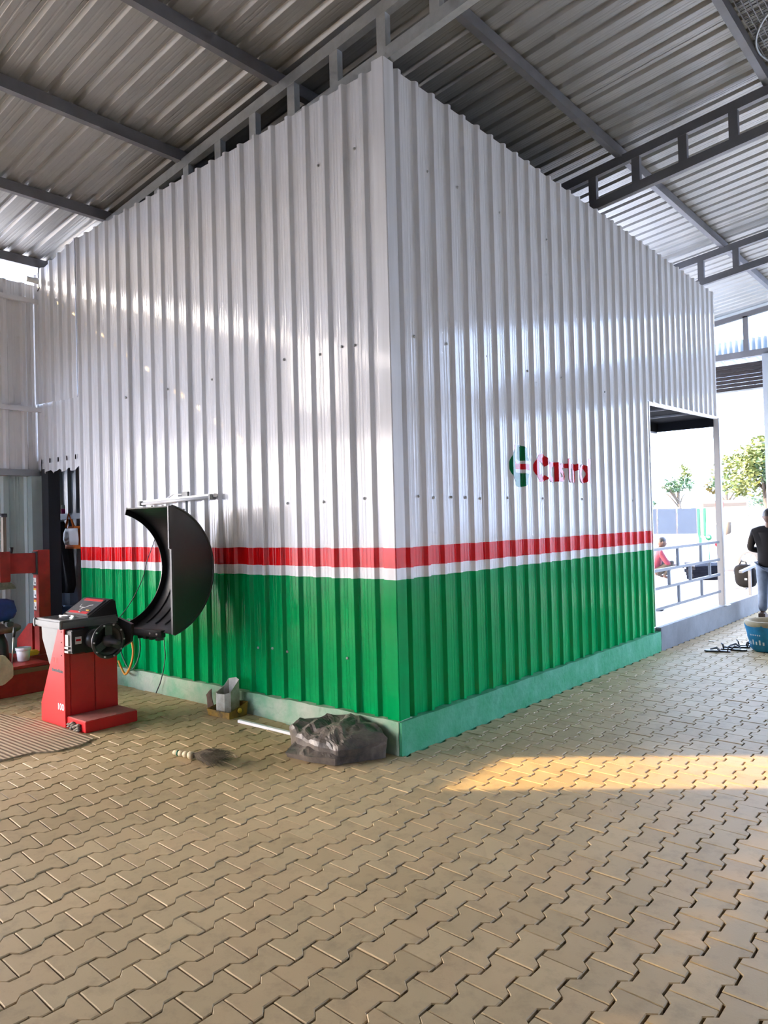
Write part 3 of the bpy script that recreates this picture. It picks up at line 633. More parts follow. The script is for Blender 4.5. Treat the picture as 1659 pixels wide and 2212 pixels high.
# number and maker's lettering on the front panel
def flat_text(body_t, x0, x1, z0, z1, y, m, name, parent, extra=0.0):
    me = fit_text(body_t, 0, 1, 0, 1, extra); og = wloc(parent)
    for v in me.vertices: v.co = Vector((x0 + v.co.x * (x1 - x0), y, z0 + v.co.y * (z1 - z0))) - og
    me.update(); return link(name, me, m, parent)
flat_text('100', -2.455, -2.362, 0.180, 0.232, -1.1385, M_WHITE, 'model_number', wb, 0.02)
mb = MB(); x = -2.545
while x < -2.375:
    w = random.choice((0.006, 0.009, 0.012)); h = random.choice((0.018, 0.018, 0.024)); mb.box((x, -1.1385, 0.468 - (x + 2.545) * 0.02), (x + w, -1.137, 0.468 + h - (x + 2.545) * 0.02)); x += w + 0.003
mb.build('worn_lettering', M_DARK, wb)
for i in range(4): MB().box((-2.53 + 0.026 * i, -1.1383, 0.535), (-2.527 + 0.026 * i, -1.137, 0.575)).build('faint_stroke', mat('faint_red_print', (0.75, 0.12, 0.10), 0.5), wb)
for z in (0.60, 0.70, 0.78): MB().lathe([(0.005, -1.137), (0.005, -1.140), (0.0001, -1.141)], (-2.385, 0, z), 'Y', 8).build('rivet', M_DARK, wb)
MB().bar((-2.70, -0.95, 0.42), (-2.86, -0.98, 0.30), 0.018, 0.012).build('pedal_rod', M_CHROME, wb)
MB().bar((-2.74, -0.9, 0.36), (-2.80, -0.92, 0.12), 0.05, 0.02).build('pedal_cover', M_BLACK, wb)
# hood: an arc shell, a flat side plate, edge beads
HX0, HX1, HC, HZ, HR, CH = -2.33, -1.70, -0.735, 1.232, 0.508, -0.60
a0 = math.acos((CH - HC) / HR)                                        # arc from +a0 (top) to -a0 (bottom)
NA = 40; ang = [a0 - 2 * a0 * i / NA for i in range(NA + 1)]
def hp(x, a, r): return (x, HC + r * math.cos(a), HZ + r * math.sin(a))
def shell(x0, x1, r0, r1, name, m, par, tap=0.0):
    mb = MB(); vs = []
    for a in ang:
        k = tap * math.cos(a * 0.9) 
        vs += [hp(x0, a, r1), hp(x1, a, r1), hp(x1, a, r0), hp(x0, a, r0)]
    fs = [(4 * i + j, 4 * i + (j + 1) % 4, 4 * i + 4 + (j + 1) % 4, 4 * i + 4 + j) for i in range(NA) for j in range(4)] + [(0, 1, 2, 3), (4 * NA + 3, 4 * NA + 2, 4 * NA + 1, 4 * NA)]
    mb.add(vs, fs); o = mb.build(name, m, par)
    for p in o.data.polygons: p.use_smooth = False
    return o
hood = shell(HX0, HX1, HR - 0.010, HR, 'wheel_hood', M_BLACK, wb)
pl = [(HC + HR * math.cos(a), HZ + HR * math.sin(a)) for a in ang]
MB().prism(pl, HX1 - 0.006, HX1 + 0.006, 'X').build('hood_side_plate', M_BLACK, hood)
mb = MB(); mb.tube([hp(HX1 + 0.002, a, HR) for a in ang], 0.010, 6); mb.build('hood_edge_bead', M_BLACK, hood)
mb = MB(); mb.tube([hp(HX0, a, HR - 0.002) for a in ang], 0.008, 6); mb.build('hood_edge_bead', M_BLACK, hood)
shell(HX0 - 0.004, HX0 + 0.004, HR - 0.055, HR - 0.009, 'hood_lip', M_BLACK, hood)
zt, zb = HZ + HR * math.sin(a0), HZ - HR * math.sin(a0)
MB().box((HX1 - 0.012, CH - 0.014, zb), (HX1 + 0.010, CH + 0.004, zt - 0.32)).build('hood_edge_strip', M_DARK, hood)
MB().box((HX1 - 0.012, CH - 0.030, zt - 0.33), (HX1 + 0.010, CH + 0.03, zt), 0.004).build('hood_edge_strip', M_BLACK, hood)
for x in (HX0 + 0.12, HX0 + 0.25, HX0 + 0.38):                        # pressed stiffening ribs on the inside
    mb = MB(); mb.tube([hp(x, a, HR - 0.014) for a in ang[24:38]], 0.007, 6); mb.build('hood_rib', M_BLACK, hood)
for k in (2, 5): MB().lathe([(0.012, 0), (0.012, 0.006), (0.0001, 0.007)], (HX1 - 0.06 - 0.05 * k, CH + 0.03, zt + 0.002), n=8).build('hood_bolt', M_CHROME, hood)
arm = MB().bar((-2.40, -0.66, 0.735), (-1.84, -0.60, 0.735), 0.045, 0.055, bev=0.004).build('hood_arm', M_BLACK, wb)
MB().prism([(-2.36, 0.58), (-2.18, 0.66), (-2.16, 0.80), (-2.36, 0.84)], -0.68, -0.655, 'Y').build('arm_bracket', M_BLACK, wb)
for x in (-2.13, -2.05, -1.97, -1.88):
    MB().box((x - 0.018, -0.635, 0.685), (x + 0.018, -0.585, 0.705)).build('arm_clamp', M_BLACK, arm)
    MB().lathe([(0.008, -0.632), (0.008, -0.640), (0.0001, -0.641)], (x, 0, 0.735), 'Y', 8).build('arm_bolt', M_CHROME, arm)
# tools lying on the tray
pl_ = empty('pliers', (-2.53, -0.99, 0.872), 'steel wheel weight pliers lying on the balancer tool tray', 'pliers')
MB().tube([(-2.60, -1.03, 0.877), (-2.55, -1.01, 0.879), (-2.50, -0.995, 0.878)], 0.006, 6).build('handle', M_CHROME, pl_)
MB().tube([(-2.60, -1.00, 0.878), (-2.55, -1.0, 0.879), (-2.50, -0.992, 0.878)], 0.006, 6).build('handle', M_CHROME, pl_)
MB().box((-2.50, -1.005, 0.871), (-2.45, -0.98, 0.884), 0.003).build('jaw', M_CHROME, pl_)
for i, (x, y) in enumerate(((-2.66, -1.02), (-2.43, -1.05))):
    t = MB().box((x, y, 0.8695), (x + 0.05, y + 0.018, 0.880), 0.003).build('wheel_weight', M_CHROME, origin=(x, y, 0.8695))
    tag(t, ('small grey wheel weight at the left end of the tool tray', 'small grey wheel weight at the right end of the tool tray')[i], 'wheel weight', 'wheel weights on the tray')

# ribbed mat on the paving
mpoly = [(-1.909, -1.797), (-1.903, -1.59), (-1.80, -1.475), (-1.80, -1.30), (-1.87, -1.17), (-2.02, -1.155), (-2.346, -1.16), (-2.72, -1.165), (-3.25, -1.27), (-4.1, -1.6), (-4.2, -2.7), (-2.2, -2.6)]
mb = MB(); n = len(mpoly); mb.add([(x, y, G5 + 0.010) for x, y in mpoly] + [(x, y, G5 - 0.004) for x, y in mpoly], [tuple(range(n))] + [(i, (i + 1) % n, (i + 1) % n + n, i + n) for i in range(n)])
M_MAT = mat('ribbed_tan_mat', (0.36, 0.27, 0.165), 0.8, 0, 0.3)
nt = M_MAT.node_tree; wv = nt.nodes.new('ShaderNodeTexWave'); wv.inputs['Scale'].default_value = 9.0; wv.inputs['Distortion'].default_value = 0.6; wv.bands_direction = 'Y'
gg = nt.nodes.new('ShaderNodeNewGeometry'); nt.links.new(gg.outputs['Position'], wv.inputs[0]); bb = nt.nodes.new('ShaderNodeBump'); bb.inputs['Strength'].default_value = 0.5; bb.inputs['Distance'].default_value = 0.01
nt.links.new(wv.outputs['Fac'], bb.inputs['Height']); nt.links.new(bb.outputs[0], nt.nodes['Principled BSDF'].inputs['Normal'])
mb.build('floor_mat', M_MAT, origin=(-2.4, -1.8, G5), label='ribbed tan rubber mat on the paving in front of the balancer', cat='mat')

# ================================================================ TYRE CHANGER
tc = empty('tyre_changer', (-4.3, -0.8, G5), 'red tyre changer with column and swing arm by the pale blue sheets', 'machine')
base_c = MB().box((-4.72, -1.75, G5), (-3.79, -0.575, 0.30), 0.01).build('base_cabinet', M_RED_DK, tc)
MB().box((-4.73, -1.76, 0.30), (-3.775, -0.565, 0.325), 0.006).build('base_top', M_RED_DK, tc)
MB().box((-3.79, -1.3, 0.255), (-3.772, -0.58, 0.297)).build('edge_trim', mat('brown_dust', (0.20, 0.12, 0.07), 0.9), tc)
colm = MB().box((-4.405, -0.42, 0.30), (-4.29, -0.30, 1.365), 0.004).build('column', M_RED_DK, tc)
MB().prism([(-4.76, 0.325), (-4.41, 0.325), (-4.41, 0.62), (-4.49, 0.62), (-4.76, 0.44)], -0.44, -0.40, 'Y').build('column_gusset', M_RED_DK, tc)
MB().box((-4.55, -0.575, 0.10), (-4.20, -0.28, 0.325)).build('column_foot', M_RED_DK, tc)
a_ = MB().bar((-4.36, -0.42, 1.235), (-4.55, -1.05, 1.245), 0.09, 0.20, bev=0.005).build('swing_arm', M_RED_DK, tc)
MB().box((-4.40, -0.432, 1.12), (-4.30, -0.418, 1.35)).build('arm_hinge', M_DARK, tc)
MB().tube([(-4.44, -0.62, 1.33), (-4.44, -0.615, 1.40)], [0.014, 0.02], 8).build('arm_handle', M_DARK, tc)
MB().box((-4.45, -0.76, 1.06), (-4.36, -0.66, 1.36), 0.005).build('shaft_block', M_RED_DK, tc)
MB().tube([(-4.41, -0.70, 1.06), (-4.41, -0.70, 1.72)], 0.026, 6, smooth=False).build('vertical_shaft', mat('worn_bronze_steel', (0.16, 0.13, 0.10), 0.5, 0.5), tc)
MB().lathe([(0.034, 1.70), (0.034, 1.735), (0.0001, 1.735)], (-4.41, -0.70, 0), n=10).build('shaft_cap', M_DARK, tc)
MB().prism([(-0.78, 0.99), (-0.60, 0.99), (-0.62, 1.03), (-0.68, 1.07), (-0.76, 1.07)], -4.45, -4.37, 'X', 0.006).build('mount_head', mat('greasy_steel', (0.22, 0.20, 0.16), 0.55, 0.4, var=0.4, vscale=30), tc)
MB().lathe([(0.0001, 0.30), (0.16, 0.30), (0.14, 0.50), (0.10, 0.60), (0.0001, 0.60)], (-4.30, -0.88, 0), n=20).build('turntable_pedestal', M_DARK, tc)
tt = MB().lathe([(0.0001, 0.60), (0.24, 0.60), (0.26, 0.615), (0.26, 0.64), (0.24, 0.655), (0.0001, 0.655)], (-4.30, -0.88, 0), n=28).build('turntable', mat('rusty_steel', (0.17, 0.11, 0.08), 0.7, 0.3, var=0.4, vscale=20), tc)
for k in range(4): 
    t = k * H90 + 0.5; MB().box((-4.30 + 0.2 * math.cos(t) - 0.03, -0.88 + 0.2 * math.sin(t) - 0.03, 0.655), (-4.30 + 0.2 * math.cos(t) + 0.03, -0.88 + 0.2 * math.sin(t) + 0.03, 0.70), 0.006).build('jaw', M_DARK, tt)
MB().prism([(-1.22, 0.46), (-1.0, 0.455), (-0.925, 0.355), (-0.925, 0.25), (-1.01, 0.19), (-1.22, 0.19)], -3.755, -3.715, 'X', 0.008).build('bead_breaker_pad', mat('cream_paint', (0.62, 0.56, 0.42), 0.6, var=0.25, vscale=14), tc)
MB().tube([(-3.76, -0.92, 0.36), (-3.75, -0.905, 0.62)], 0.006, 6).build('lever_rod', M_CHROME, tc)
MB().tube([(-3.75, -0.905, 0.60), (-3.75, -0.895, 0.69)], [0.012, 0.014], 8).build('lever_grip', M_BLACK, tc)
for i, z in enumerate((1.00, 0.875, 0.755)):                           # warning stickers on the column
    st = MB().box((-4.398, -0.4225, z), (-4.342, -0.420, z + 0.105)).build('sticker', M_WHITE, colm)
    MB().box((-4.398, -0.4232, z + 0.085), (-4.342, -0.4224, z + 0.105)).build('sticker_band', M_YELLOW if i else M_REDP, st)
    MB().box((-4.398, -0.4232, z), (-4.342, -0.4224, z + 0.008)).build('sticker_edge', M_DARK, st)
    MB().prism([(-4.390, z + 0.075), (-4.384, z + 0.075), (-4.374, z + 0.025), (-4.380, z + 0.025)], -0.4232, -0.4224, 'Y').build('sticker_pictogram', M_DARK, st)
    MB().box((-4.370, -0.4232, z + 0.022), (-4.352, -0.4224, z + 0.042)).build('sticker_pictogram', M_DARK, st)
tri = MB().prism([(-4.395, 1.125), (-4.345, 1.125), (-4.37, 1.20)], -0.4225, -0.420, 'Y').build('warning_triangle', M_YELLOW, colm)
MB().prism([(-4.378, 1.133), (-4.362, 1.133), (-4.37, 1.165)], -0.4232, -0.4225, 'Y').build('triangle_mark', M_DARK, tri)
# things on the tyre changer
def cloth_lump(name, c, size, m, label, cat, seed=0, sub=3, amp=0.25):
    bm = bmesh.new(); bmesh.ops.create_icosphere(bm, subdivisions=sub, radius=1.0)
    for v in bm.verts:
        p = v.co.copy(); n1 = noise.noise(p * 1.6 + Vector((seed, 0, 0))); n2 = 1 - abs(noise.noise(p * 4.0 + Vector((0, seed, 0))))
        q = p * (1 + amp * n1 + amp * 0.35 * n2); q = Vector((q.x * size[0], q.y * size[1], q.z * size[2]))
        q.z = max(q.z, -size[2] * 0.75) + size[2] * 0.75; v.co = q
    for f in bm.faces: f.smooth = True
    me = bpy.data.meshes.new(name); bm.to_mesh(me); bm.free(); me.materials.append(m); o = link(name, me, None, None, c); return tag(o, label, cat)
cloth_lump('blue_cloth', (-4.32, -0.86, 0.703), (0.16, 0.19, 0.11), mat('blue_cloth', (0.02, 0.045, 0.22), 0.8, var=0.3, vscale=15), 'crumpled dark blue cloth lying on the tyre changer turntable', 'cloth', 3, amp=0.42)
bk = empty('bucket', (-4.05, -0.69, 0.325), 'small white plastic bucket on the tyre changer base', 'bucket')
MB().lathe([(0.0001, 0.0), (0.052, 0.0), (0.064, 0.12), (0.060, 0.12), (0.050, 0.006), (0.0001, 0.006)], (-4.05, -0.69, 0.326), n=20).build('pail', M_WHITE, bk)
MB().lathe([(0.064, 0.098), (0.070, 0.100), (0.070, 0.125), (0.064, 0.127), (0.060, 0.12)], (-4.05, -0.69, 0.326), n=20).build('rim', M_WHITE, bk)
MB().box((-4.33, -0.565, 0.326), (-4.25, -0.44, 0.375), 0.012).build('yellow_sponge', M_YELLOW, origin=(-4.29, -0.5, 0.326), label='yellow sponge block behind the small white bucket', cat='sponge')

# ================================================================ NICHE
sh = empty('wall_shelf', (-5.4, 0.4, 1.72), 'grey metal wall shelf inside the dim niche', 'shelf')
MB().box((-6.0, 0.26, 1.715), (-4.6, 0.49, 1.740), 0.003).build('board', M_GREY_SHEET, sh)
MB().box((-6.0, 0.25, 1.68), (-4.6, 0.262, 1.745)).build('front_lip', M_GREY_SHEET, sh)
def bottle(name, c, prof, m, label, capm, cap, band=None):
    e = empty(name, c, label, 'bottle'); MB().lathe(prof, c, n=16).build('container', m, e); MB().lathe(cap, c, n=12).build('cap', capm, e)
    if band: MB().lathe(band[0], c, n=16).build('label_wrap', band[1], e)
bottle('oil_bottle', (-5.50, 0.36, 1.741), [(0.0001, 0), (0.042, 0), (0.045, 0.01), (0.045, 0.10), (0.03, 0.145), (0.016, 0.16), (0.016, 0.17)], M_YELLOW, 'yellow bottle with pale label on the niche shelf', M_DARK, [(0.019, 0.165), (0.019, 0.19), (0.0001, 0.19)], ([(0.0455, 0.012), (0.0455, 0.085)], mat('pale_label', (0.6, 0.55, 0.42), 0.5)))
bottle('spray_bottle', (-5.32, 0.36, 1.741), [(0.0001, 0), (0.024, 0), (0.024, 0.065), (0.018, 0.075)], mat('pink_plastic', (0.6, 0.02, 0.2), 0.4), 'small pink and white bottle on the niche shelf', M_WHITE, [(0.022, 0.068), (0.020, 0.11), (0.0001, 0.112)])
bottle('clear_jar', (-5.645, 0.36, 1.741), [(0.0001, 0), (0.045, 0), (0.045, 0.09), (0.02, 0.13), (0.018, 0.20)], mat('murky_clear_plastic', (0.35, 0.33, 0.30), 0.2, trans=0.5), 'murky clear bottle beside the yellow bottle on the shelf', M_GREY_PL, [(0.02, 0.19), (0.02, 0.22), (0.0001, 0.22)])
# coat: folded hanging cloth
def hanging(name, outline, y, depth, m, label, cat, folds, parent=None):
    """outline: (z, x0, x1) rows from top to bottom; a closed shell with vertical folds"""
    nx = 22; rows = outline; vs = []; 
    for side in (0, 1):
        for (z, xa, xb) in rows:
            for i in range(nx + 1):
                t = i / nx; env = math.sin(math.pi * t) ** 0.5; w = 0.5 + 0.5 * math.sin(folds * t * 6.28 + z * 2.3)
                d = depth * env * (0.45 + 0.55 * w); vs.append((xa + (xb - xa) * t, y - d if side == 0 else y, z))
    R = len(rows); S = nx + 1; fs = []
    for side in (0, 1):
        for r in range(R - 1):
            for i in range(nx): fs.append(tuple(side * R * S + k for k in (r * S + i, r * S + i + 1, (r + 1) * S + i + 1, (r + 1) * S + i)))
    for i in range(nx): fs += [(i, i + 1, R * S + i + 1, R * S + i), ((R - 1) * S + i, (R - 1) * S + i + 1, R * S + (R - 1) * S + i + 1, R * S + (R - 1) * S + i)]
    mb = MB(); mb.add(vs, fs, True); return mb
ct = empty('coat', (-5.35, 0.38, 1.68), 'dark grey coat hanging on a hook below the niche shelf', 'coat')
hanging('coat', [(1.66, -5.50, -5.46), (1.60, -5.53, -5.40), (1.52, -5.56, -5.33), (1.38, -5.59, -5.27), (1.2, -5.60, -5.24), (1.05, -5.60, -5.22), (0.92, -5.58, -5.20), (0.82, -5.56, -5.26)], 0.44, 0.12, mat('charcoal_cloth', (0.028, 0.029, 0.034), 0.8, var=0.3, vscale=9), '', '', 2.2).build('coat_body', MATS['charcoal_cloth'], ct)
hanging('sleeve', [(1.52, -5.36, -5.30), (1.30, -5.33, -5.22), (1.05, -5.27, -5.15), (0.90, -5.22, -5.13), (0.84, -5.20, -5.15)], 0.36, 0.07, MATS['charcoal_cloth'], '', '', 1.0).build('sleeve', MATS['charcoal_cloth'], ct)
MB().tube([(-5.48, 0.49, 1.69), (-5.48, 0.42, 1.68), (-5.48, 0.41, 1.70)], 0.006, 6).build('hook', M_CHROME, ct)
bgm = mat('orange_bag_cloth', (0.72, 0.16, 0.015), 0.65, var=0.15, vscale=20); bgw = mat('bag_white_print', (0.62, 0.62, 0.62), 0.5, var=0.1)
bg_ = empty('shopping_bag', (-4.98, 0.30, 1.34), 'orange and white shopping bag hanging from the niche shelf', 'bag')
hanging('bag', [(1.60, -5.10, -4.74), (1.5, -5.13, -4.72), (1.40, -5.17, -4.70), (1.345, -5.16, -4.72)], 0.31, 0.08, bgm, '', '', 0.6).build('bag_body', bgm, bg_)
hanging('bagw', [(1.575, -5.03, -4.75), (1.53, -5.07, -4.74), (1.45, -5.085, -4.73), (1.39, -5.05, -4.74)], 0.236, 0.03, bgw, '', '', 0.6).build('white_print', bgw, bg_)
MB().tube([(-5.06, 0.26, 1.59), (-5.00, 0.255, 1.70), (-4.97, 0.25, 1.74), (-4.94, 0.255, 1.70), (-4.88, 0.26, 1.59)], [0.016, 0.012, 0.01, 0.012, 0.016], 6).build('handle', bgm, bg_)
dr = empty('blue_drum', (-5.3, 0.32, 0.02), 'dull blue plastic drum standing low in the dim niche', 'drum')
MB().lathe([(0.0001, 0.0), (0.19, 0.0), (0.20, 0.02), (0.20, 0.20), (0.206, 0.21), (0.206, 0.23), (0.20, 0.24), (0.20, 0.60), (0.19, 0.645), (0.0001, 0.65)], (-5.36, 0.27, 0.02), n=24).build('barrel', mat('dull_blue_plastic', (0.06, 0.12, 0.20), 0.5, var=0.2), dr)
MB().lathe([(0.03, 0.65), (0.03, 0.665), (0.0001, 0.665)], (-5.25, 0.27, 0.02), n=10).build('bung', M_DARK, dr)

# ================================================================ THINGS ON THE LEFT WALL
cc = empty('security_camera', (-5.0, -0.06, 4.30), 'small bullet security camera under the eave at the wall corner', 'camera')
MB().tube([(-5.02, -0.03, 4.33), (-4.98, -0.06, 4.335)], 0.012, 8).build('bracket', M_WHITE, cc)
MB().lathe([(0.0001, -0.02), (0.03, -0.02), (0.03, 0.075), (0.034, 0.08), (0.034, 0.10), (0.026, 0.10)], (-4.93, -0.17, 4.30), 'Y', 14).build('camera_body', M_WHITE, cc)
MB().lathe([(0.027, -0.10 + 0.075), (0.0001, -0.022)], (-4.93, -0.17, 4.30), 'Y', 14).build('lens', M_DARK, cc)
MB().tube([(-4.98, -0.03, 4.48), (-4.99, -0.035, 4.40), (-5.0, -0.03, 4.34), (-4.96, -0.04, 4.24), (-5.02, -0.03, 4.22)], 0.006, 6).build('cable', M_DARK, cc)
tl = empty('tube_light', (-2.43, -0.06, 1.80), 'unlit white tube light batten on the left booth wall', 'lamp')
MB().bar((-2.97, -0.055, 1.795), (-1.87, -0.055, 1.815), 0.035, 0.030, bev=0.004).build('batten', M_WHITE, tl)
MB().tube([(-2.93, -0.082, 1.780), (-1.92, -0.082, 1.799)], 0.013, 10).build('tube', mat('milky_glass', (0.75, 0.76, 0.76), 0.25), tl)
for x, z in ((-2.95, 1.785), (-1.90, 1.804)): MB().box((x - 0.015, -0.10, z - 0.025), (x + 0.015, -0.04, z + 0.02), 0.004).build('lamp_holder', M_GREY_PL, tl)
MB().box((-2.36, -0.05, 1.82), (-2.27, -0.022, 1.865), 0.004).build('junction_box', M_GREY_PL, tl)
MB().tube([(-2.60, -0.035, 1.82), (-2.50, -0.04, 1.85), (-2.40, -0.035, 1.845), (-2.34, -0.035, 1.85)], 0.007, 6).build('lead', M_WHITE, tl)
MB().tube([(-2.30, -0.042, 1.82), (-2.30, -0.042, 1.2), (-2.30, -0.042, 0.9)], 0.012, 8).build('cable_conduit', mat('conduit_grey', (0.30, 0.33, 0.34), 0.4), origin=(-2.3, -0.04, 0.9), label='thin grey conduit running down the wall behind the balancer hood', cat='conduit')
MB().tube([(-2.77, -0.040, 1.52), (-2.80, -0.036, 1.47), (-2.87, -0.036, 1.36), (-2.95, -0.036, 1.25), (-3.0, -0.036, 1.13), (-3.06, -0.036, 1.04), (-3.18, -0.036, 0.91), (-3.3, -0.038, 0.80), (-3.5, -0.04, 0.66)], 0.004, 6).build('slack_wire', M_DARK, origin=(-3.0, -0.036, 1.1), label='thin dark wire hanging loosely down the left booth wall', cat='wire')
MB().tube([(-2.69, -0.045, 0.62), (-2.68, -0.046, 0.50), (-2.66, -0.05, 0.40), (-2.665, -0.07, 0.28), (-2.70, -0.085, 0.16), (-2.745, -0.10, 0.07)], 0.005, 6).build('trailing_cable', M_DARK, origin=(-2.69, -0.05, 0.3), label='dark cable trailing from behind the hood down to the plinth', cat='cable')
def coil(name, cx, cz, rx, rz, y, r, m, label, turns=1.0, start=0.6):
    pts = []
    for i in range(37):
        a = start + turns * 2 * math.pi * i / 36; pts.append((cx + rx * math.sin(a), y - 0.01 * math.sin(3 * a), cz + rz * math.cos(a)))
    MB().tube(pts, r, 8, cap=True).build(name, m, origin=(cx, y, cz), label=label, cat='hose')
coil('air_hose', -3.23, 0.42, 0.13, 0.23, -0.115, 0.011, mat('orange_rubber', (0.62, 0.26, 0.03), 0.5), 'orange air hose loop hanging behind the balancer', 0.62, 0.3)
coil('green_hose', -3.17, 0.47, 0.16, 0.24, -0.095, 0.008, mat('dark_green_rubber', (0.02, 0.12, 0.06), 0.5), 'dark green hose coil hanging beside the orange hose', 1.7, 0.2)

# ================================================================ LITTER ALONG THE PLINTH
ty = empty('cut_jerrycan', (-1.63, -0.17, 0.05), 'yellow jerrycan bottom cut open as a tray by the plinth', 'tray')
M_JERRY = mat('stained_yellow_plastic', (0.42, 0.24, 0.03), 0.55, var=0.6, vscale=14, col2=(0.07, 0.05, 0.025))
def open_tray(x0, x1, y0, y1, z0, zs, t, m, name, parent):
    mb = MB(); oc = [(x0, y0), (x1, y0), (x1, y1), (x0, y1)]; ic = [(x0 + t, y0 + t), (x1 - t, y0 + t), (x1 - t, y1 - t), (x0 + t, y1 - t)]; k = 0.92; cx, cy = (x0 + x1) / 2, (y0 + y1) / 2
    vs = [(cx + (x - cx) * k, cy + (y - cy) * k, z0) for x, y in oc] + [(x, y, z) for (x, y), z in zip(oc, zs)] + [(x, y, z - 0.001) for (x, y), z in zip(ic, zs)] + [(cx + (x - cx) * k, cy + (y - cy) * k, z0 + t) for x, y in ic]
    fs = [(3, 2, 1, 0)]
    for a in range(3):
        for i in range(4): fs.append((a * 4 + i, a * 4 + (i + 1) % 4, a * 4 + 4 + (i + 1) % 4, a * 4 + 4 + i))
    fs.append((12, 13, 14, 15)); mb.bevelled(vs, fs, 0.003); return mb.build(name, m, parent)
open_tray(-1.775, -1.485, -0.265, -0.075, 0.05, (0.105, 0.108, 0.165, 0.14), 0.006, M_JERRY, 'tray_shell', ty)
MB().lathe([(0.02, 0), (0.02, 0.006), (0.0001, 0.008)], (-1.478, -0.17, 0.11), 'X', 12).build('moulded_boss', M_YELLOW, ty)
cn = empty('cut_can', (-1.62, -0.16, 0.06), 'whitish plastic can cut open at the top standing in the yellow tray', 'can')
mb = MB(); cor = [(-1.70, -0.225), (-1.655, -0.245), (-1.58, -0.235), (-1.545, -0.20), (-1.545, -0.115), (-1.60, -0.10), (-1.68, -0.11), (-1.70, -0.15)]
zt_ = [0.235, 0.232, 0.235, 0.25, 0.335, 0.345, 0.33, 0.27]; n = len(cor); cx, cy = -1.622, -0.168
vs = [(x, y, 0.06) for x, y in cor] + [(x, y, z) for (x, y), z in zip(cor, zt_)] + [(cx + (x - cx) * 0.95, cy + (y - cy) * 0.95, z - 0.002) for (x, y), z in zip(cor, zt_)] + [(cx + (x - cx) * 0.95, cy + (y - cy) * 0.95, 0.066) for x, y in cor]
fs = [tuple(reversed(range(n)))] + [(a * n + i, a * n + (i + 1) % n, a * n + n + (i + 1) % n, a * n + n + i) for a in range(3) for i in range(n)] + [tuple(range(3 * n, 4 * n))]
mb.add(vs, fs); mb.build('can_shell', mat('grimy_white_plastic', (0.50, 0.52, 0.48), 0.55, var=0.5, vscale=7, col2=(0.22, 0.20, 0.14)), cn)
MB().add([(-1.69, -0.215, 0.15), (-1.56, -0.22, 0.15), (-1.56, -0.115, 0.15), (-1.69, -0.12, 0.15)], [(0, 1, 2, 3)]).build('residue', M_SAND, cn)
def crumple(name, pts, m, label, cat, n=10, amp=0.01, th=0.004):
    """a creased patch between four corner points, with thickness"""
    A, B, C, D = [Vector(p) for p in pts]; vs = []
    for j in range(n + 1):
        for i in range(n + 1):
            u, v = i / n, j / n; p = (A * (1 - u) + B * u) * (1 - v) + (D * (1 - u) + C * u) * v; d = noise.noise_vector(p * 12) * amp; vs.append(p + d)
    nn = Vector((B - A).cross(D - A)).normalized() * th; N = len(vs); vs += [v + nn for v in vs]; S = n + 1; fs = []
    for j in range(n):
        for i in range(n):
            q = (j * S + i, j * S + i + 1, (j + 1) * S + i + 1, (j + 1) * S + i); fs += [q, tuple(N + k for k in reversed(q))]
    for i in range(n):
        for a, b in ((i, i + 1), (n * S + i, n * S + i + 1), (i * S, (i + 1) * S), (i * S + n, (i + 1) * S + n)): fs.append((a, b, b + N, a + N))
    mb = MB(); mb.add(vs, fs, True); return mb.build(name, m, origin=tuple(A), label=label, cat=cat)
crumple('cardboard_scrap', [(-1.90, -0.16, 0.056), (-1.83, -0.15, 0.056), (-1.90, -0.11, 0.215), (-1.985, -0.11, 0.15)], mat('brown_cardboard', (0.13, 0.075, 0.045), 0.85, var=0.3, vscale=20), 'torn brown cardboard scrap leaning on the plinth beside the tray', 'scrap', 8, 0.012)
wt = empty('white_batten', (-1.1, -0.23, 0.04), 'straight white plastic batten on the paving half under the tarp', 'batten')
MB().bar((-1.372, -0.263, gz(-1.372) + 0.012), (-0.62, -0.185, gz(-0.62) + 0.012), 0.030, 0.022, bev=0.002).build('trunking', M_WHITE, wt)
MB().bar((-1.374, -0.2633, gz(-1.372) + 0.012), (-1.370, -0.2627, gz(-1.372) + 0.012), 0.024, 0.016).build('end_face', M_GREY_PL, wt)
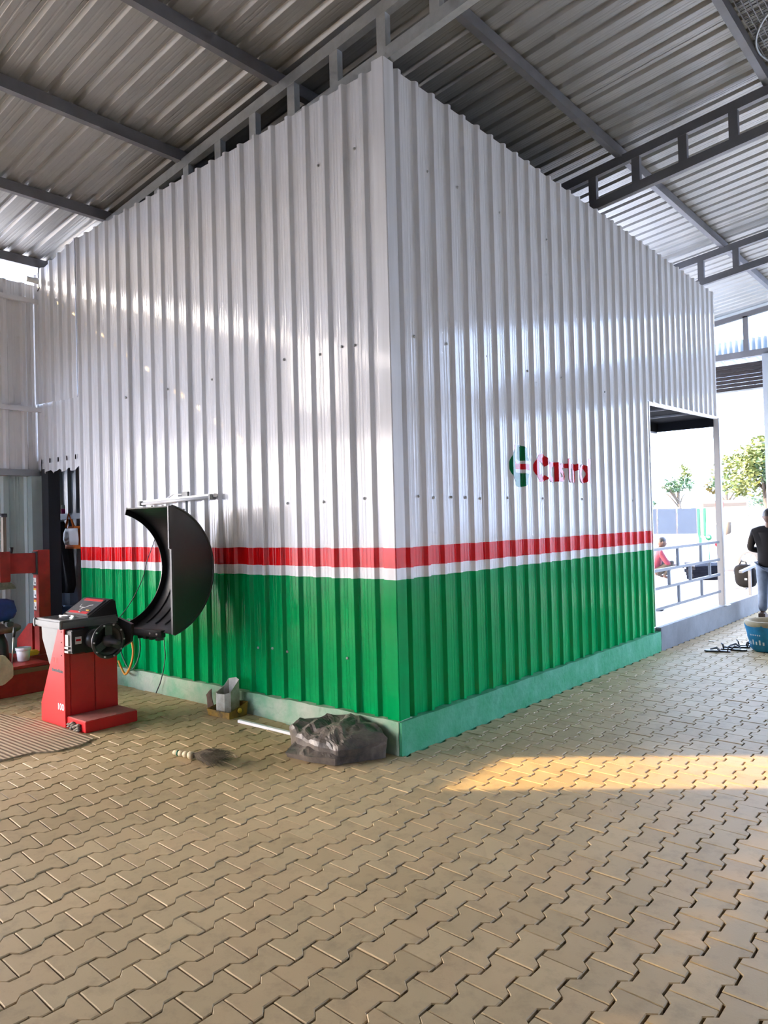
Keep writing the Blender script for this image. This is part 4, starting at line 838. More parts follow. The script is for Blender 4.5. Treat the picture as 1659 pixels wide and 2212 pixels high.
# folded tarpaulin
M_TARP = mat('dusty_black_tarpaulin', (0.22, 0.18, 0.145), 0.42, 0, 0.5, var=0.5, vscale=6, col2=(0.05, 0.046, 0.045), bump=0.2, bscale=30)
tp = empty('folded_tarp', (-0.4, -0.35, 0.01), 'crumpled black plastic tarp folded in a heap at the booth corner', 'tarpaulin')
def heap(name, ring, top, zfun, n=26, amp=0.02, seed=0.0, base_z=None):
    """ring: outline (x, y, z_edge) of the upper surface; sides drop to z_low with an undercut"""
    R = len(ring); rings = 14; vs = []; cx = sum(p[0] for p in ring) / R; cy = sum(p[1] for p in ring) / R
    def edge(t):
        t *= R; i = int(t) % R; f = t - int(t); a, b = Vector(ring[i]), Vector(ring[(i + 1) % R]); return a * (1 - f) + b * f
    S = 72
    for k in range(rings + 1):
        w = k / rings
        for i in range(S):
            e = edge(i / S); c = Vector((top[0], top[1], top[2])); p = c * (1 - w) + e * w; p.z = c.z + (e.z - c.z) * w ** 1.6
            q = p * 6 + Vector((seed, seed, 0)); cr = (1 - abs(noise.noise(q)) * 2.4) * amp + (0.6 - abs(noise.noise(p * 15 + Vector((seed, 3, 1)))) * 2) * amp * 0.7
            p.z += cr * (1 if k < rings else 0.3); p.x += noise.noise(p * 13) * amp * 0.5 * w; p.y += noise.noise(p * 11 + Vector((5, 5, 5))) * amp * 0.5 * w; vs.append(p)
    fs = [(k * S + i, k * S + (i + 1) % S, (k + 1) * S + (i + 1) % S, (k + 1) * S + i) for k in range(rings) for i in range(S)]
    for k, (dz, ins) in enumerate(((0.5, 0.97), (1.0, 0.95))):
        for i in range(S):
            e = vs[rings * S + i]; z = e.z * (1 - dz) + (gz(e.x) + 0.004) * dz
            vs.append(Vector((cx + (e.x - cx) * ins + noise.noise(e * 25) * 0.008, cy + (e.y - cy) * ins, z)))
    for k in range(2): fs += [((rings + k) * S + i, (rings + k) * S + (i + 1) % S, (rings + k + 1) * S + (i + 1) % S, (rings + k + 1) * S + i) for i in range(S)]
    fs.append(tuple(reversed([(rings + 2) * S + i for i in range(S)])))
    mb = MB(); mb.add(vs, fs, False); return mb
heap('lower', [(-0.53, -0.555, 0.045), (-0.33, -0.52, 0.05), (-0.145, -0.46, 0.05), (-0.10, -0.28, 0.06), (-0.2, -0.10, 0.08), (-0.5, -0.12, 0.1), (-0.60, -0.40, 0.075)], (-0.35, -0.35, 0.09), None, amp=0.010, seed=2.0).build('lower_fold', M_TARP, tp)
heap('upper', [(-0.70, -0.36, 0.145), (-0.56, -0.43, 0.115), (-0.36, -0.455, 0.095), (-0.165, -0.435, 0.085), (-0.085, -0.33, 0.10), (0.0, -0.13, 0.125), (-0.10, -0.085, 0.165), (-0.36, -0.09, 0.225), (-0.56, -0.15, 0.20), (-0.70, -0.27, 0.17)], (-0.34, -0.29, 0.195), None, amp=0.022, seed=9.0).build('upper_fold', M_TARP, tp)
heap('tuck', [(-0.13, -0.30, 0.07), (-0.05, -0.24, 0.075), (0.0, -0.14, 0.09), (-0.1, -0.1, 0.10), (-0.2, -0.2, 0.09)], (-0.1, -0.2, 0.10), None, amp=0.02, seed=4.0).build('side_tuck', M_TARP, tp)
# hand broom
br = empty('hand_broom', (-0.95, -0.98, 0.045), 'short grass hand broom lying on the paving', 'broom')
M_CREAM = mat('cream_cord_binding', (0.62, 0.50, 0.30), 0.7, var=0.15, vscale=40); M_BRIST = mat('dry_grass_bristle', (0.20, 0.155, 0.09), 0.8, var=0.5, vscale=60, col2=(0.07, 0.05, 0.03))
hx0, hx1 = Vector((-1.095, -1.03, gz(-1.1) + 0.022)), Vector((-0.935, -0.985, gz(-0.93) + 0.026)); dirh = (hx1 - hx0)
for k in range(4):
    a = hx0 + dirh * (k / 4 + 0.01); b = hx0 + dirh * ((k + 1) / 4 - 0.01); r = 0.016 + 0.003 * k
    MB().tube([a, a * 0.8 + b * 0.2, a * 0.2 + b * 0.8, b], [r * 0.75, r, r, r * 0.75], 12).build('handle_binding', M_CREAM, br)
MB().tube([hx0 + dirh * 0.22, hx0 + dirh * 0.28], 0.0195, 12).build('green_tie', mat('green_twine', (0.02, 0.13, 0.06), 0.7), br)
mb = MB(); rb = random.Random(3)
for i in range(420):
    s = rb.uniform(-1, 1); L = rb.uniform(0.17, 0.30) * (1.0 - 0.12 * abs(s)); ca, sa = math.cos(s * 0.62 + 0.16), math.sin(s * 0.62 + 0.16); d = Vector((dirh.x, dirh.y, 0)).normalized(); e = Vector((d.x * ca - d.y * sa, d.x * sa + d.y * ca, 0))
    p = hx1 + Vector((0, 0, rb.uniform(-0.012, 0.012))) - d * 0.01; q = p + e * L * 0.55 + Vector((0, 0, rb.uniform(-0.005, 0.03))); t = p + e * L; t.z = max(gz(t.x) + 0.003, p.z + rb.uniform(-0.03, 0.02)); w = Vector((-e.y, e.x, 0.3)) * 0.0018
    mb.add([p - w, p + w, q + w, q - w, t + w * 0.3, t - w * 0.3], [(0, 1, 2, 3), (3, 2, 4, 5)])
o = mb.build('bristles', M_BRIST, br); o['kind'] = 'stuff'
MB().tube([(-0.76, -0.80, 0.055), (-0.715, -0.805, 0.05)], 0.006, 6).build('pale_stalk', M_CREAM, br)

# ================================================================ RIGHT SIDE: SANDALS, SACK
def sandal(loc, rz, label):
    e = empty('sandal', loc, label, 'sandal', 'black sandals on the paving'); e.rotation_euler = (0, 0, rz)
    L = 0.27; prof = [(0.0, 0.028), (0.02, 0.038), (0.09, 0.032), (0.16, 0.042), (0.22, 0.047), (0.255, 0.035), (0.27, 0.012)]
    poly = [(x, y) for x, y in prof] + [(x, -y) for x, y in reversed(prof)]
    MB().prism(poly, 0.0, 0.018, 'Z', 0.004).build('sole', M_BLACK, e, local=True)
    MB().tube([(0.10, 0.032, 0.012), (0.14, 0.030, 0.045), (0.205, 0.0, 0.028)], 0.008, 6).build('strap', M_BLACK, e, local=True)
    MB().tube([(0.10, -0.032, 0.012), (0.14, -0.030, 0.045), (0.205, 0.0, 0.028)], 0.008, 6).build('strap', M_BLACK, e, local=True)
    MB().tube([(0.03, 0.032, 0.012), (0.02, 0.028, 0.06), (0.005, 0, 0.075), (0.02, -0.028, 0.06), (0.03, -0.032, 0.012)], 0.007, 6).build('heel_strap', M_BLACK, e, local=True)
sandal((0.72, 4.97, 0.0), math.radians(196), 'black sandal lying nearest the booth on the grey paving')
sandal((0.585, 5.09, 0.0), math.radians(12), 'black sandal just behind the nearest sandal on the paving')
sandal((0.82, 5.36, 0.0), math.radians(205), 'black sandal close to the blue sack')
sandal((0.66, 5.42, 0.0), math.radians(20), 'black sandal farthest from the camera beside the blue sack')
sk_ = empty('blue_sack', (1.06, 5.30, 0.0), 'open blue plastic sack with rolled top and pale print', 'sack')
M_SACK = mat('blue_sack_plastic', (0.01, 0.22, 0.42), 0.35, var=0.25, vscale=8, bump=0.3, bscale=12)
prof = [(0.0001, 0.0), (0.17, 0.0), (0.20, 0.03), (0.235, 0.15), (0.255, 0.28), (0.26, 0.315)]
mb = MB(); mb.lathe(prof, (1.06, 5.30, 0.0), n=40)
mb.v = [(x + 0.012 * math.sin(9 * math.atan2(y - 5.3, x - 1.06) + z * 12), y + 0.012 * math.cos(7 * math.atan2(y - 5.3, x - 1.06) + z * 9), z) for x, y, z in mb.v]
mb.build('sack_body', M_SACK, sk_)
M_TAN = mat('tan_sack_lining', (0.42, 0.33, 0.20), 0.8, var=0.2)
MB().lathe([(0.262, 0.285), (0.272, 0.31), (0.262, 0.34), (0.24, 0.345), (0.225, 0.33), (0.21, 0.22), (0.0001, 0.20)], (1.06, 5.30, 0.0), n=36).build('rolled_rim', M_TAN, sk_)
for i in range(14):
    a = random.uniform(0, 6.28); r = random.uniform(0, 0.17); p = (1.06 + r * math.cos(a), 5.30 + r * math.sin(a), 0.225 + random.uniform(0, 0.03))
    MB().lathe([(0.0001, 0.028), (0.03, 0.01), (0.032, -0.01), (0.0001, -0.03)], p, n=7).build('rubble_lump', M_CONC, sk_)
def sack_print(a0, da, z0, z1, m, name):
    q = []
    for z in (z0, z1):
        r = 0.235 + (z - 0.15) * 0.15 + 0.022
        q.append([(1.06 + r * math.cos(a0 + da * i / 6), 5.30 + r * math.sin(a0 + da * i / 6), z) for i in range(7)])
    MB().add(q[0] + q[1], [(i, i + 1, i + 8, i + 7) for i in range(6)]).build(name, m, sk_)
for k in range(5): sack_print(math.radians(228 + 9 * k), 0.07, 0.09, 0.125 + 0.02 * (k % 2), M_MARK, 'pale_print')
for k in range(6): sack_print(math.radians(232 + 5 * k), 0.05, 0.19, 0.205, M_MARK, 'pale_print')
crumple('paper_scrap', [(0.30, 5.58, 0.004), (0.37, 5.60, 0.004), (0.36, 5.66, 0.006), (0.29, 5.64, 0.006)], M_WHITE, 'small white paper scrap on the paving by the kerb', 'scrap', 5, 0.004, 0.002)

# ================================================================ OUTSIDE
M_EARTH = mat('sunlit_yard_earth', (0.40, 0.36, 0.30), 0.9, 0, 0.2, var=0.25, vscale=0.6)
M_ASPHALT = mat('worn_asphalt', (0.16, 0.155, 0.15), 0.9, 0, 0.2, var=0.2, vscale=1.5)
yard = MB(); yard.box((-60, 13.5, -0.5), (60, 90, 0.20)); yard.build('floor_yard', M_ASPHALT, kind='structure', label='pale sunlit yard ground beyond the porch')
MB().box((-60, -50, -0.5), (-5.22, 4.6, -0.03)).build('floor_yard_left', M_EARTH, kind='structure', label='sunlit ground outside the left of the shed')
MB().box((-60, 4.6, -0.5), (-9.0, 13.5, -0.03)).build('floor_yard_side', M_EARTH, kind='structure', label='open ground beside the porch platform')
MB().box((-5.22, -50, -0.5), (60, -11.55, -0.03)).build('floor_yard_rear', M_EARTH, kind='structure', label='open ground behind the shed')
MB().box((6.9, -11.55, -0.5), (60, 13.5, -0.03)).build('floor_yard_right', M_ASPHALT, kind='structure', label='open ground to the right of the shed')
MB().box((0.07, 10.9, -0.5), (6.9, 13.5, -0.005)).build('floor_apron', M_ASPHALT, kind='structure', label='asphalt apron outside the far end of the shed')
# low wall with blue grey panels
bw = MB().box((-14, 20.1, 0.2), (-4.35, 20.25, 0.95)).build('boundary_wall', M_WHITE, origin=(-9, 20.2, 0.2), label='low white boundary wall under the blue grey panels', cat='wall')
fe = empty('panel_fence', (-6, 20.05, 0.95), 'blue grey sheet panel fence on the low white wall', 'fence')
M_FENCE = mat('blue_grey_fence_paint', (0.042, 0.056, 0.080), 0.7, 0, 0.1, var=0.06, vscale=2); M_FPOST = mat('brown_fence_post', (0.07, 0.06, 0.06), 0.6)
for k in range(12):
    x = -4.36 - 0.62 * k; MB().box((x - 0.60, 20.03, 0.952), (x - 0.02, 20.06, 1.745 + 0.006 * k)).build('panel', M_FENCE, fe); MB().box((x - 0.02, 20.02, 0.951), (x, 20.07, 1.75 + 0.006 * k)).build('fence_post', M_FPOST, fe)
# green sign stand
gs = empty('sign_stand', (-2.97, 16.0, 0.20), 'tall green roadside sign stand with pale centre panel', 'sign'); M_GREEN = mat('bright_green_paint', (0.0, 0.10, 0.04), 0.5); M_PALE = mat('pale_green_panel', (0.06, 0.12, 0.075), 0.6)
for x in (-3.045, -2.895): MB().box((x - 0.025, 15.98, 0.95 + (x + 3.045) * 0.2), (x + 0.025, 16.02, 1.70)).build('green_bar', M_GREEN, gs)
MB().box((-3.02, 15.99, 1.0), (-2.92, 16.01, 1.66)).build('centre_panel', M_PALE, gs)
MB().box((-3.05, 15.98, 0.2), (-2.99, 16.02, 0.95)).build('stand_post', M_GREEN, gs)
wd = empty('round_sign', (-2.80, 15.95, 0.20), 'small round green sign on a thin stem beside the green stand', 'sign')
MB().lathe([(0.0001, -0.01), (0.075, -0.01), (0.075, 0.01), (0.0001, 0.01)], (-2.80, 15.95, 0.955), 'Y', 24).build('disc', M_GREEN, wd)
MB().lathe([(0.0001, -0.014), (0.034, -0.014), (0.034, -0.010)], (-2.80, 15.95, 0.965), 'Y', 16).build('pale_centre', M_WHITE, wd)
MB().tube([(-2.80, 15.96, 0.2), (-2.80, 15.96, 0.90)], 0.008, 6).build('stem', M_GREEN, wd)
nb_ = empty('notice_board', (-2.8, 16.6, 0.20), 'pale notice board with brown and red patches behind the green stand', 'board')
MB().box((-3.12, 16.6, 1.32), (-2.0, 16.63, 1.90)).build('board', mat('cream_board', (0.10, 0.095, 0.08), 0.7), nb_)
MB().box((-3.10, 16.595, 1.74), (-2.05, 16.60, 1.82)).build('brown_strip', mat('brown_strip', (0.05, 0.042, 0.036), 0.7), nb_); MB().box((-2.80, 16.592, 1.70), (-2.60, 16.595, 1.86)).build('red_patch', M_REDP, nb_)
for x in (-3.05, -2.1): MB().box((x - 0.02, 16.61, 0.2), (x + 0.02, 16.64, 1.35)).build('board_leg', M_GALV, nb_)
# parked white car
car = empty('parked_car', (-0.2, 15.3, 0.20), 'white hatchback car parked beyond the porch', 'car')
M_CAR = mat('white_car_paint', (0.75, 0.75, 0.74), 0.25); M_GLASS = mat('pale_car_glass', (0.14, 0.16, 0.18), 0.1)
cp = [(-2.15, 0.42), (-2.22, 0.62), (-2.18, 0.86), (-2.05, 1.02), (-1.85, 1.10), (-1.45, 1.50), (-1.0, 1.58), (0.1, 1.58), (0.35, 1.50), (0.95, 1.10), (1.75, 0.95), (1.92, 0.78), (1.92, 0.45)]
MB().prism(cp, 14.52, 16.1, 'Y', 0.06).build('body', M_CAR, car)
for poly in ([(-1.75, 1.12), (-1.40, 1.45), (-1.0, 1.50), (-0.75, 1.50), (-0.75, 1.10)], [(-0.68, 1.10), (-0.68, 1.50), (0.08, 1.50), (0.30, 1.42), (0.75, 1.10)]): MB().prism(poly, 14.505, 14.525, 'Y').build('side_window', M_GLASS, car)
M_TYRE = mat('dusty_tyre_rubber', (0.10, 0.095, 0.09), 0.85); M_ALLOY = mat('pale_alloy', (0.55, 0.55, 0.54), 0.4, 0.3)
for x in (-1.50, 1.20):
    for y, sd_ in ((14.50, -1), (15.94, 1)):
        w = MB().lathe([(0.17, 0.0), (0.23, -0.005), (0.262, 0.02), (0.262, 0.16), (0.23, 0.18), (0.17, 0.18)], (x, y, 0.462), 'Y', 28).build('wheel', M_TYRE, car)
        MB().lathe([(0.0001, 0.02), (0.05, 0.012), (0.06, 0.03), (0.175, 0.028), (0.18, 0.005), (0.17, 0.0)], (x, y, 0.462), 'Y', 24).build('rim', M_ALLOY, w)
        for k in range(7):
            t = 2 * math.pi * k / 7 + 0.3; MB().bar((x + 0.055 * math.cos(t), y + 0.018, 0.462 + 0.055 * math.sin(t)), (x + 0.165 * math.cos(t), y + 0.022, 0.462 + 0.165 * math.sin(t)), 0.022, 0.02, up=(0, 1, 0)).build('rim_slot', M_GLASS, w)
MB().box((-2.24, 14.55, 0.78), (-2.05, 14.72, 0.92), 0.02).build('tail_lamp', M_LRED, car)
MB().box((-2.26, 14.6, 0.40), (-2.12, 16.0, 0.56), 0.03).build('bumper', M_CAR, car)
MB().tube([(0.3, 14.5, 1.10), (0.3, 14.38, 1.16)], [0.03, 0.07], 8).build('mirror', M_CAR, car)
# trees
def leaf_cloud(c, r, n, rr, size):
    mb = MB()
    for i in range(n):
        while True:
            p = Vector((rr.uniform(-1, 1), rr.uniform(-1, 1), rr.uniform(-1, 1)))
            if p.length < 1 and noise.noise(p * 2.2 + Vector(c)) > -0.12: break
        p = Vector((c[0] + p.x * r[0], c[1] + p.y * r[1], c[2] + p.z * r[2])); a = Vector((rr.uniform(-1, 1), rr.uniform(-1, 1), rr.uniform(-0.6, 0.6))).normalized(); b = a.cross(Vector((rr.uniform(-1, 1), rr.uniform(-1, 1), 1))).normalized(); s_ = size * rr.uniform(0.6, 1.3)
        mb.add([p - a * s_, p - b * s_ * 0.5, p + a * s_, p + b * s_ * 0.5], [(0, 1, 2, 3)])
    return mb
LEAFS = [mat('leaf_yellow_green', (0.17, 0.19, 0.05), 0.7), mat('leaf_green', (0.09, 0.15, 0.07), 0.7), mat('leaf_ochre', (0.20, 0.15, 0.035), 0.7)]
M_BARK = mat('pale_bark', (0.13, 0.10, 0.07), 0.9)
def tree(x, y, h, clouds, lm, label, seed):
    e = empty('tree', (x, y, 0.2), label, 'tree', 'trees beyond the yard'); rr = random.Random(seed)
    MB().tube([(x, y, 0.2), (x + 0.08, y, h * 0.35), (x - 0.05, y + 0.1, h * 0.6), (x + 0.05, y, h * 0.8)], [0.16, 0.12, 0.09, 0.04], 8).build('trunk', M_BARK, e)
    for k in range(5):
        a = rr.uniform(0, 6.28); MB().tube([(x, y, h * 0.45 + 0.1 * k), (x + 0.5 * math.cos(a), y + 0.5 * math.sin(a), h * 0.6 + 0.12 * k), (x + 1.1 * math.cos(a), y + 1.1 * math.sin(a), h * 0.68 + 0.14 * k)], [0.06, 0.04, 0.015], 6).build('branch', M_BARK, e)
    for (dx, dy, z, rx, rz, n, mi) in clouds:
        o = leaf_cloud((x + dx, y + dy, z), (rx, rx, rz), n, rr, 0.13).build('foliage', LEAFS[mi], e); o['kind'] = 'stuff'
tree(-5.0, 31.0, 4.6, [(-0.6, 0, 3.3, 1.5, 1.1, 1500, 0), (0.9, 0, 3.6, 1.5, 1.1, 1500, 1), (0.2, -0.3, 4.1, 1.2, 0.7, 900, 0), (1.4, -0.4, 2.5, 0.9, 0.8, 600, 2)], 0, 'broad yellow green tree right of the porch post', 1)
tree(-2.0, 37.0, 4.8, [(0, 0, 3.5, 1.7, 1.3, 1500, 0), (0.4, 0, 2.6, 1.2, 0.7, 600, 2)], 0, 'ochre tinged tree at the right edge behind the column', 2)
tree(-11.0, 38.0, 4.2, [(0, 0, 3.2, 0.9, 0.45, 420, 1), (0.4, 0, 3.9, 0.35, 0.5, 120, 0)], 1, 'slim pale tree in the middle of the porch opening', 3)
tree(-9.6, 42.0, 4.0, [(0, 0, 3.3, 1.1, 0.5, 420, 1), (-0.7, 0, 3.1, 0.6, 0.4, 200, 2)], 1, 'low pale tree left of the porch post', 4)
tree(-13.4, 38.0, 3.4, [(0, 0, 2.7, 0.9, 0.4, 320, 0), (0.1, 0, 2.2, 1.1, 0.35, 320, 1)], 0, 'small faint tree beside the booth wall edge', 5)
tree(-7.2, 42.0, 3.0, [(0, 0, 2.2, 1.5, 0.5, 500, 1)], 1, 'low green bush far behind the car', 6)

# ================================================================ PEOPLE AND THINGS ON THE PORCH
def skin_mesh(name, verts, edges, m, parent, root=0, sub=2):
    me = bpy.data.meshes.new(name); og = wloc(parent); me.from_pydata([Vector(v[0]) - og for v in verts], edges, []); me.update()
    o = bpy.data.objects.new(name, me); COL.objects.link(o)
    md = o.modifiers.new('s', 'SKIN'); md.use_smooth_shade = True; sv = me.skin_vertices[0].data
    for i, v in enumerate(verts):
        r = v[1]; sv[i].radius = (r, r) if not isinstance(r, tuple) else r; sv[i].use_root = (i == root)
    ss = o.modifiers.new('u', 'SUBSURF'); ss.levels = sub; ss.render_levels = sub
    dg = bpy.context.evaluated_depsgraph_get(); nm = bpy.data.meshes.new_from_object(o.evaluated_get(dg)); bpy.data.objects.remove(o)
    nm.name = name; nm.materials.clear(); nm.materials.append(m); nm.polygons.foreach_set('use_smooth', [True] * len(nm.polygons))
    return link(name, nm, None, parent)
def hand(vs, es, wrist_i, w, d, side, up):
    """palm and five fingers branching from the wrist vertex"""
    w = Vector(w); d = Vector(d).normalized(); up = Vector(up).normalized(); sidev = Vector(side).normalized()
    p = w + d * 0.045; vs.append((p, 0.024)); pi = len(vs) - 1; es.append((wrist_i, pi))
    for k, (off, L) in enumerate(((-0.027, 0.062), (-0.009, 0.072), (0.009, 0.068), (0.026, 0.052))):
        a = p + d * 0.03 + sidev * off; b = a + d * L * 0.55 - up * 0.008; c = b + d * L * 0.35 - up * 0.02
        for q, r in ((a, 0.0095), (b, 0.0085), (c, 0.007)):
            vs.append((q, r)); es.append((pi if q is a else len(vs) - 2, len(vs) - 1))
    t = p - sidev * 0.032 - d * 0.01; t2 = t - sidev * 0.012 + d * 0.035
    vs.append((t, 0.010)); es.append((pi, len(vs) - 1)); vs.append((t2, 0.008)); es.append((len(vs) - 2, len(vs) - 1))
M_SKIN = mat('brown_skin', (0.075, 0.036, 0.022), 0.55); M_HAIR = mat('black_hair', (0.008, 0.007, 0.007), 0.5)
def head(parent, c, fwd, k=1.0, hair=M_HAIR):
    """skull with jaw, nose, ears, eyes and mouth; hair cap as its own part"""
    f = Vector(fwd).normalized(); u = Vector((0, 0, 1)); r = f.cross(u).normalized(); u = r.cross(f); c = Vector(c)
    def W(a, b, h): return c + (r * a + f * b + u * h) * k
    bm = bmesh.new(); bmesh.ops.create_icosphere(bm, subdivisions=3, radius=1)
    for v in bm.verts:
        x, y, z = v.co; yy = y * 0.095; xx = x * 0.074; zz = z * 0.115
        if z < -0.1: xx *= 1 - 0.32 * (-z - 0.1); yy += 0.014 * (-z)
        if y > 0.75 and abs(x) < 0.3 and -0.35 < z < 0.15: yy += 0.018 * (1 - abs(x) / 0.3)
        if y > 0.6 and 0.1 < z < 0.3 and 0.2 < abs(x) < 0.6: yy -= 0.006
        v.co = W(xx, yy, zz)
    for fc in bm.faces: fc.smooth = True
    me = bpy.data.meshes.new('head'); og = wloc(parent)
    for v in bm.verts: v.co -= og
    bm.to_mesh(me); bm.free(); me.materials.append(M_SKIN); h = link('head', me, None, parent)
    for s_ in (-1, 1):
        MB().lathe([(0.0001, -0.011), (0.011, 0), (0.0001, 0.011)], W(0.030 * s_, 0.084, 0.018), n=8).build('eye', M_WHITE, h)
        MB().lathe([(0.0001, -0.030), (0.016, -0.01), (0.018, 0.012), (0.0001, 0.030)], W(0.076 * s_, -0.008, 0.0), n=8).build('ear', M_SKIN, h)
    MB().bar(W(-0.024, 0.094, -0.062), W(0.024, 0.094, -0.062), 0.008, 0.008).build('mouth', mat('lip', (0.13, 0.05, 0.04), 0.5), h)
    bm = bmesh.new(); bmesh.ops.create_icosphere(bm, subdivisions=3, radius=1)
    dele = [v for v in bm.verts if v.co.z < -0.15 + 0.75 * max(0, v.co.y)]; bmesh.ops.delete(bm, geom=dele, context='VERTS')
    for v in bm.verts:
        q = v.co.copy(); n_ = 1 + 0.07 * noise.noise(q * 5); v.co = W(q.x * 0.083 * n_, q.y * 0.103 * n_ - 0.004, q.z * 0.128 * n_ + 0.004) - og
    for fc in bm.faces: fc.smooth = True
    me = bpy.data.meshes.new('hair'); bm.to_mesh(me); bm.free(); me.materials.append(hair); link('hair', me, None, h)
# man standing with his back to us
MX, MY = 0.44, 8.0
man = empty('person', (MX, MY, 0.0), 'person in dark jacket and blue jeans standing with back turned at right edge', 'person')
M_JACKET = mat('charcoal_jacket', (0.0055, 0.0055, 0.0065), 0.8, 0, 0.12, var=0.2, vscale=12); M_JEANS = mat('washed_jeans', (0.07, 0.095, 0.14), 0.8, var=0.3, vscale=10)
bv = [((MX, MY, 0.88), 0.09), ((MX, MY, 1.05), 0.075), ((MX, MY, 1.20), 0.075), ((MX, MY, 1.34), 0.048), ((MX, MY + 0.01, 1.43), 0.05)]; be = [(0, 1), (1, 2), (2, 3), (3, 4)]
def limb(pts, start):
    prev = start
    for p, r in pts: bv.append((p, r)); be.append((prev, len(bv) - 1)); prev = len(bv) - 1
    return prev
w1 = limb([((MX - 0.17, MY, 1.27), 0.05), ((MX - 0.24, MY - 0.02, 1.03), 0.038), ((MX - 0.14, MY + 0.17, 0.99), 0.026)], 2); hand(bv, be, w1, (MX - 0.14, MY + 0.17, 0.99), (0.7, 0.7, 0.05), (0.7, -0.7, 0), (0, 0, 1))
w2 = limb([((MX + 0.17, MY, 1.27), 0.05), ((MX + 0.27, MY - 0.02, 1.03), 0.038), ((MX + 0.14, MY + 0.17, 0.99), 0.026)], 2); hand(bv, be, w2, (MX + 0.14, MY + 0.17, 0.99), (-0.7, 0.7, 0.05), (-0.7, -0.7, 0), (0, 0, 1))
for sx in (-1, 1): limb([((MX + 0.09 * sx, MY, 0.80), 0.075), ((MX + 0.10 * sx, MY + 0.02, 0.45), 0.052), ((MX + 0.10 * sx, MY - 0.02, 0.09), 0.036), ((MX + 0.11 * sx, MY + 0.12, 0.04), 0.03)], 0)
skin_mesh('body', bv, be, M_SKIN, man)
jv = [((MX, MY, 0.70), (0.178, 0.135)), ((MX, MY, 0.95), (0.165, 0.115)), ((MX, MY, 1.12), (0.17, 0.115)), ((MX, MY, 1.25), (0.165, 0.115)), ((MX, MY, 1.385), 0.078), ((MX - 0.185, MY, 1.27), 0.068), ((MX - 0.25, MY - 0.02, 1.03), 0.055), ((MX - 0.16, MY + 0.15, 0.99), 0.042), ((MX + 0.185, MY, 1.27), 0.068), ((MX + 0.285, MY - 0.02, 1.03), 0.055), ((MX + 0.16, MY + 0.15, 0.99), 0.042)]
skin_mesh('jacket', jv, [(0, 1), (1, 2), (2, 3), (3, 4), (3, 5), (5, 6), (6, 7), (3, 8), (8, 9), (9, 10)], M_JACKET, man, 2)
tv = [((MX, MY, 0.86), 0.13)]; te = []
for sx in (-1, 1):
    p = 0
    for q in (((MX + 0.095 * sx, MY, 0.74), 0.098), ((MX + 0.10 * sx, MY + 0.02, 0.45), 0.076), ((MX + 0.10 * sx, MY - 0.02, 0.10), 0.064)): tv.append(q); te.append((p, len(tv) - 1)); p = len(tv) - 1
skin_mesh('jeans', tv, te, M_JEANS, man)
for sx in (-1, 1): MB().prism([(MY - 0.09, 0.0), (MY + 0.19, 0.0), (MY + 0.19, 0.035), (MY + 0.10, 0.07), (MY + 0.0, 0.10), (MY - 0.09, 0.10)], MX + 0.105 * sx - 0.045, MX + 0.105 * sx + 0.045, 'X', 0.015).build('shoe', mat('brown_shoe', (0.06, 0.035, 0.025), 0.5), man)
head(man, (MX + 0.005, MY + 0.02, 1.49), (0.25, 1, -0.05), 0.95)
# man crouching over the folded cloths
SX, SY, SZ = -2.42, 11.15, 0.262
man2 = empty('person', (SX, SY, SZ), 'person in pink shirt crouching on the white porch floor', 'person')
M_PINK = mat('pink_shirt', (0.17, 0.018, 0.035), 0.8, var=0.25, vscale=12); M_KHAKI = mat('dark_khaki', (0.04, 0.033, 0.027), 0.8)
D = Vector((0.80, 0.60, 0)); S_ = Vector((0.60, -0.80, 0))            # facing and his right-hand side
def at(a, b, h): return Vector((SX, SY, SZ)) + D * a + S_ * b + Vector((0, 0, h))
bv = [(at(0, 0, 0.16), 0.11), (at(0.02, 0, 0.32), 0.10), (at(0.06, 0, 0.48), 0.11), (at(0.10, 0, 0.60), 0.05), (at(0.13, 0, 0.66), 0.045)]; be = [(0, 1), (1, 2), (2, 3), (3, 4)]
for sgn in (1, -1):
    wv_ = at(0.42, 0.10 * sgn, 0.27); w = limb([(at(0.08, 0.17 * sgn, 0.54), 0.048), (at(0.20, 0.20 * sgn, 0.32), 0.036), (wv_, 0.026)], 2); hand(bv, be, w, wv_, D + Vector((0, 0, -0.2)), -S_ * sgn, (0, 0, 1))
    limb([(at(0.02, 0.10 * sgn, 0.15), 0.075), (at(0.34, 0.15 * sgn, 0.36), 0.052), (at(0.14, 0.14 * sgn, 0.06), 0.036), (at(0.26, 0.15 * sgn, 0.035), 0.03)], 0)
skin_mesh('body', bv, be, M_SKIN, man2)
sv_ = [(at(-0.01, 0, 0.17), 0.135), (at(0.02, 0, 0.32), 0.13), (at(0.06, 0, 0.48), 0.135), (at(0.10, 0, 0.60), 0.065)]; se = [(0, 1), (1, 2), (2, 3)]
for sgn in (1, -1):
    n0 = len(sv_); sv_ += [(at(0.08, 0.175 * sgn, 0.54), 0.062), (at(0.19, 0.20 * sgn, 0.34), 0.054), (at(0.26, 0.175 * sgn, 0.31), 0.048)]; se += [(2, n0), (n0, n0 + 1), (n0 + 1, n0 + 2)]
skin_mesh('shirt', sv_, se, M_PINK, man2, 1)
tv = [(at(-0.01, 0, 0.13), 0.125)]; te = []
for sgn in (1, -1):
    n0 = len(tv); tv += [(at(0.06, 0.10 * sgn, 0.17), 0.092), (at(0.34, 0.15 * sgn, 0.36), 0.068), (at(0.15, 0.14 * sgn, 0.08), 0.052)]; te += [(0, n0), (n0, n0 + 1), (n0 + 1, n0 + 2)]
skin_mesh('trousers', tv, te, M_KHAKI, man2)
head(man2, at(0.17, 0, 0.735), D + Vector((0, 0, -0.25)), 0.92)
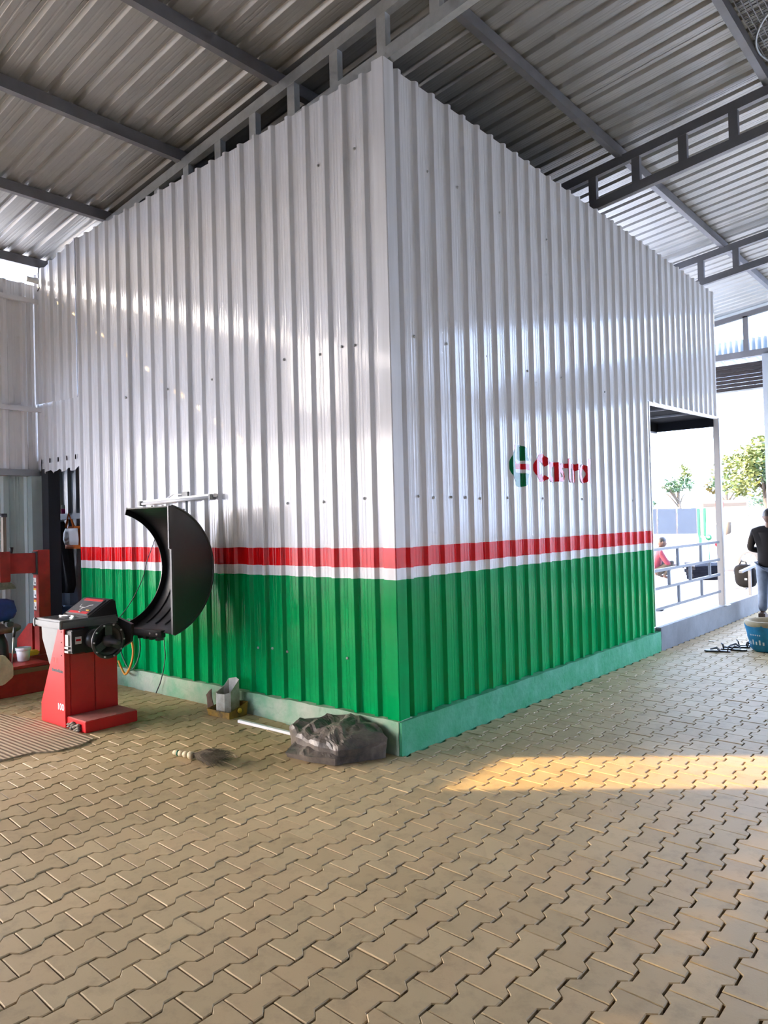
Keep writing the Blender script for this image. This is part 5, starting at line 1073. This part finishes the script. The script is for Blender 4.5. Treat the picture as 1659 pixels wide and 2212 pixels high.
# folded dark cloths in a stack
M_CLOTHS = [mat('navy_check_cloth', (0.008, 0.009, 0.014), 0.9, 0, 0.1, var=0.4, vscale=25), mat('pale_blue_cloth', (0.05, 0.06, 0.085), 0.8, var=0.3, vscale=18)]
for k in range(5):
    cx, cy = -1.56 + 0.01 * (k % 2), 11.44; z0 = 0.263 + 0.068 * k; bm = bmesh.new(); bmesh.ops.create_cube(bm, size=1.0); bmesh.ops.subdivide_edges(bm, edges=list(bm.edges), cuts=5, use_grid_fill=True)
    for v in bm.verts:
        q = v.co; a = 0.012 * noise.noise(Vector((q.x * 4 + k * 3, q.y * 4, q.z * 3))); v.co = Vector((q.x * (0.52 + 0.03 * (k % 3)) + a, q.y * 0.40 + a, (q.z + 0.5) * 0.066))
    me = bpy.data.meshes.new('folded_cloth'); bm.to_mesh(me); bm.free(); me.materials.append(M_CLOTHS[1 if k == 4 else 0]); o = link('folded_cloth', me, None, None, (cx, cy, z0)); o.rotation_euler = (0, 0, 0.6 + 0.05 * k)
    tag(o, ('dark folded cloth at the bottom of the stack by the crouching person', 'dark folded cloth second from the bottom of the stack', 'dark folded cloth in the middle of the stack', 'dark folded cloth just under the pale top one', 'pale blue folded cloth on top of the dark stack')[k], 'cloth', 'folded cloths on the porch')
# black bag on the porch
bb_ = empty('black_bag', (-0.42, 10.05, 0.262), 'bulging black bag standing on the porch behind the handrail', 'bag')
bm = bmesh.new(); bmesh.ops.create_icosphere(bm, subdivisions=3, radius=1)
for v in bm.verts:
    q = v.co.copy(); sgn = lambda t: (abs(t) ** 0.6) * (1 if t > 0 else -1); v.co = Vector((sgn(q.x) * 0.17 * (1 + 0.06 * noise.noise(q * 4)), sgn(q.y) * 0.13, sgn(q.z) * 0.20 + 0.20)); v.co.x -= 0.10 * (v.co.z - 0.2)
for f in bm.faces: f.smooth = True
me = bpy.data.meshes.new('bag_body'); bm.to_mesh(me); bm.free(); me.materials.append(M_JACKET); link('bag_body', me, None, bb_)
MB().tube([(-0.52, 10.05, 0.64), (-0.48, 10.05, 0.72), (-0.41, 10.05, 0.70), (-0.40, 10.05, 0.64)], 0.010, 6).build('bag_handle', M_JACKET, bb_)
MB().box((-0.40, 9.905, 0.40), (-0.36, 9.925, 0.43)).build('buckle', M_CHROME, bb_)
for i, (x, y, r) in enumerate(((-0.75, 6.05, 0.3), (-0.60, 9.6, 1.2), (-0.9, 10.6, 0.2))):
    crumple('loose_rag', [(x, y, 0.268), (x + 0.28, y + 0.1, 0.268), (x + 0.30, y + 0.22, 0.275), (x + 0.03, y + 0.12, 0.27)], M_CLOTHS[0] if i == 0 else mat('grey_rag', (0.2, 0.19, 0.2), 0.9), ('dark rag lying on the porch floor behind the railing', 'grey strip of rag on the porch floor near the handrail', 'grey rag on the porch floor beyond the post')[i], 'rag', 6, 0.010, 0.003)
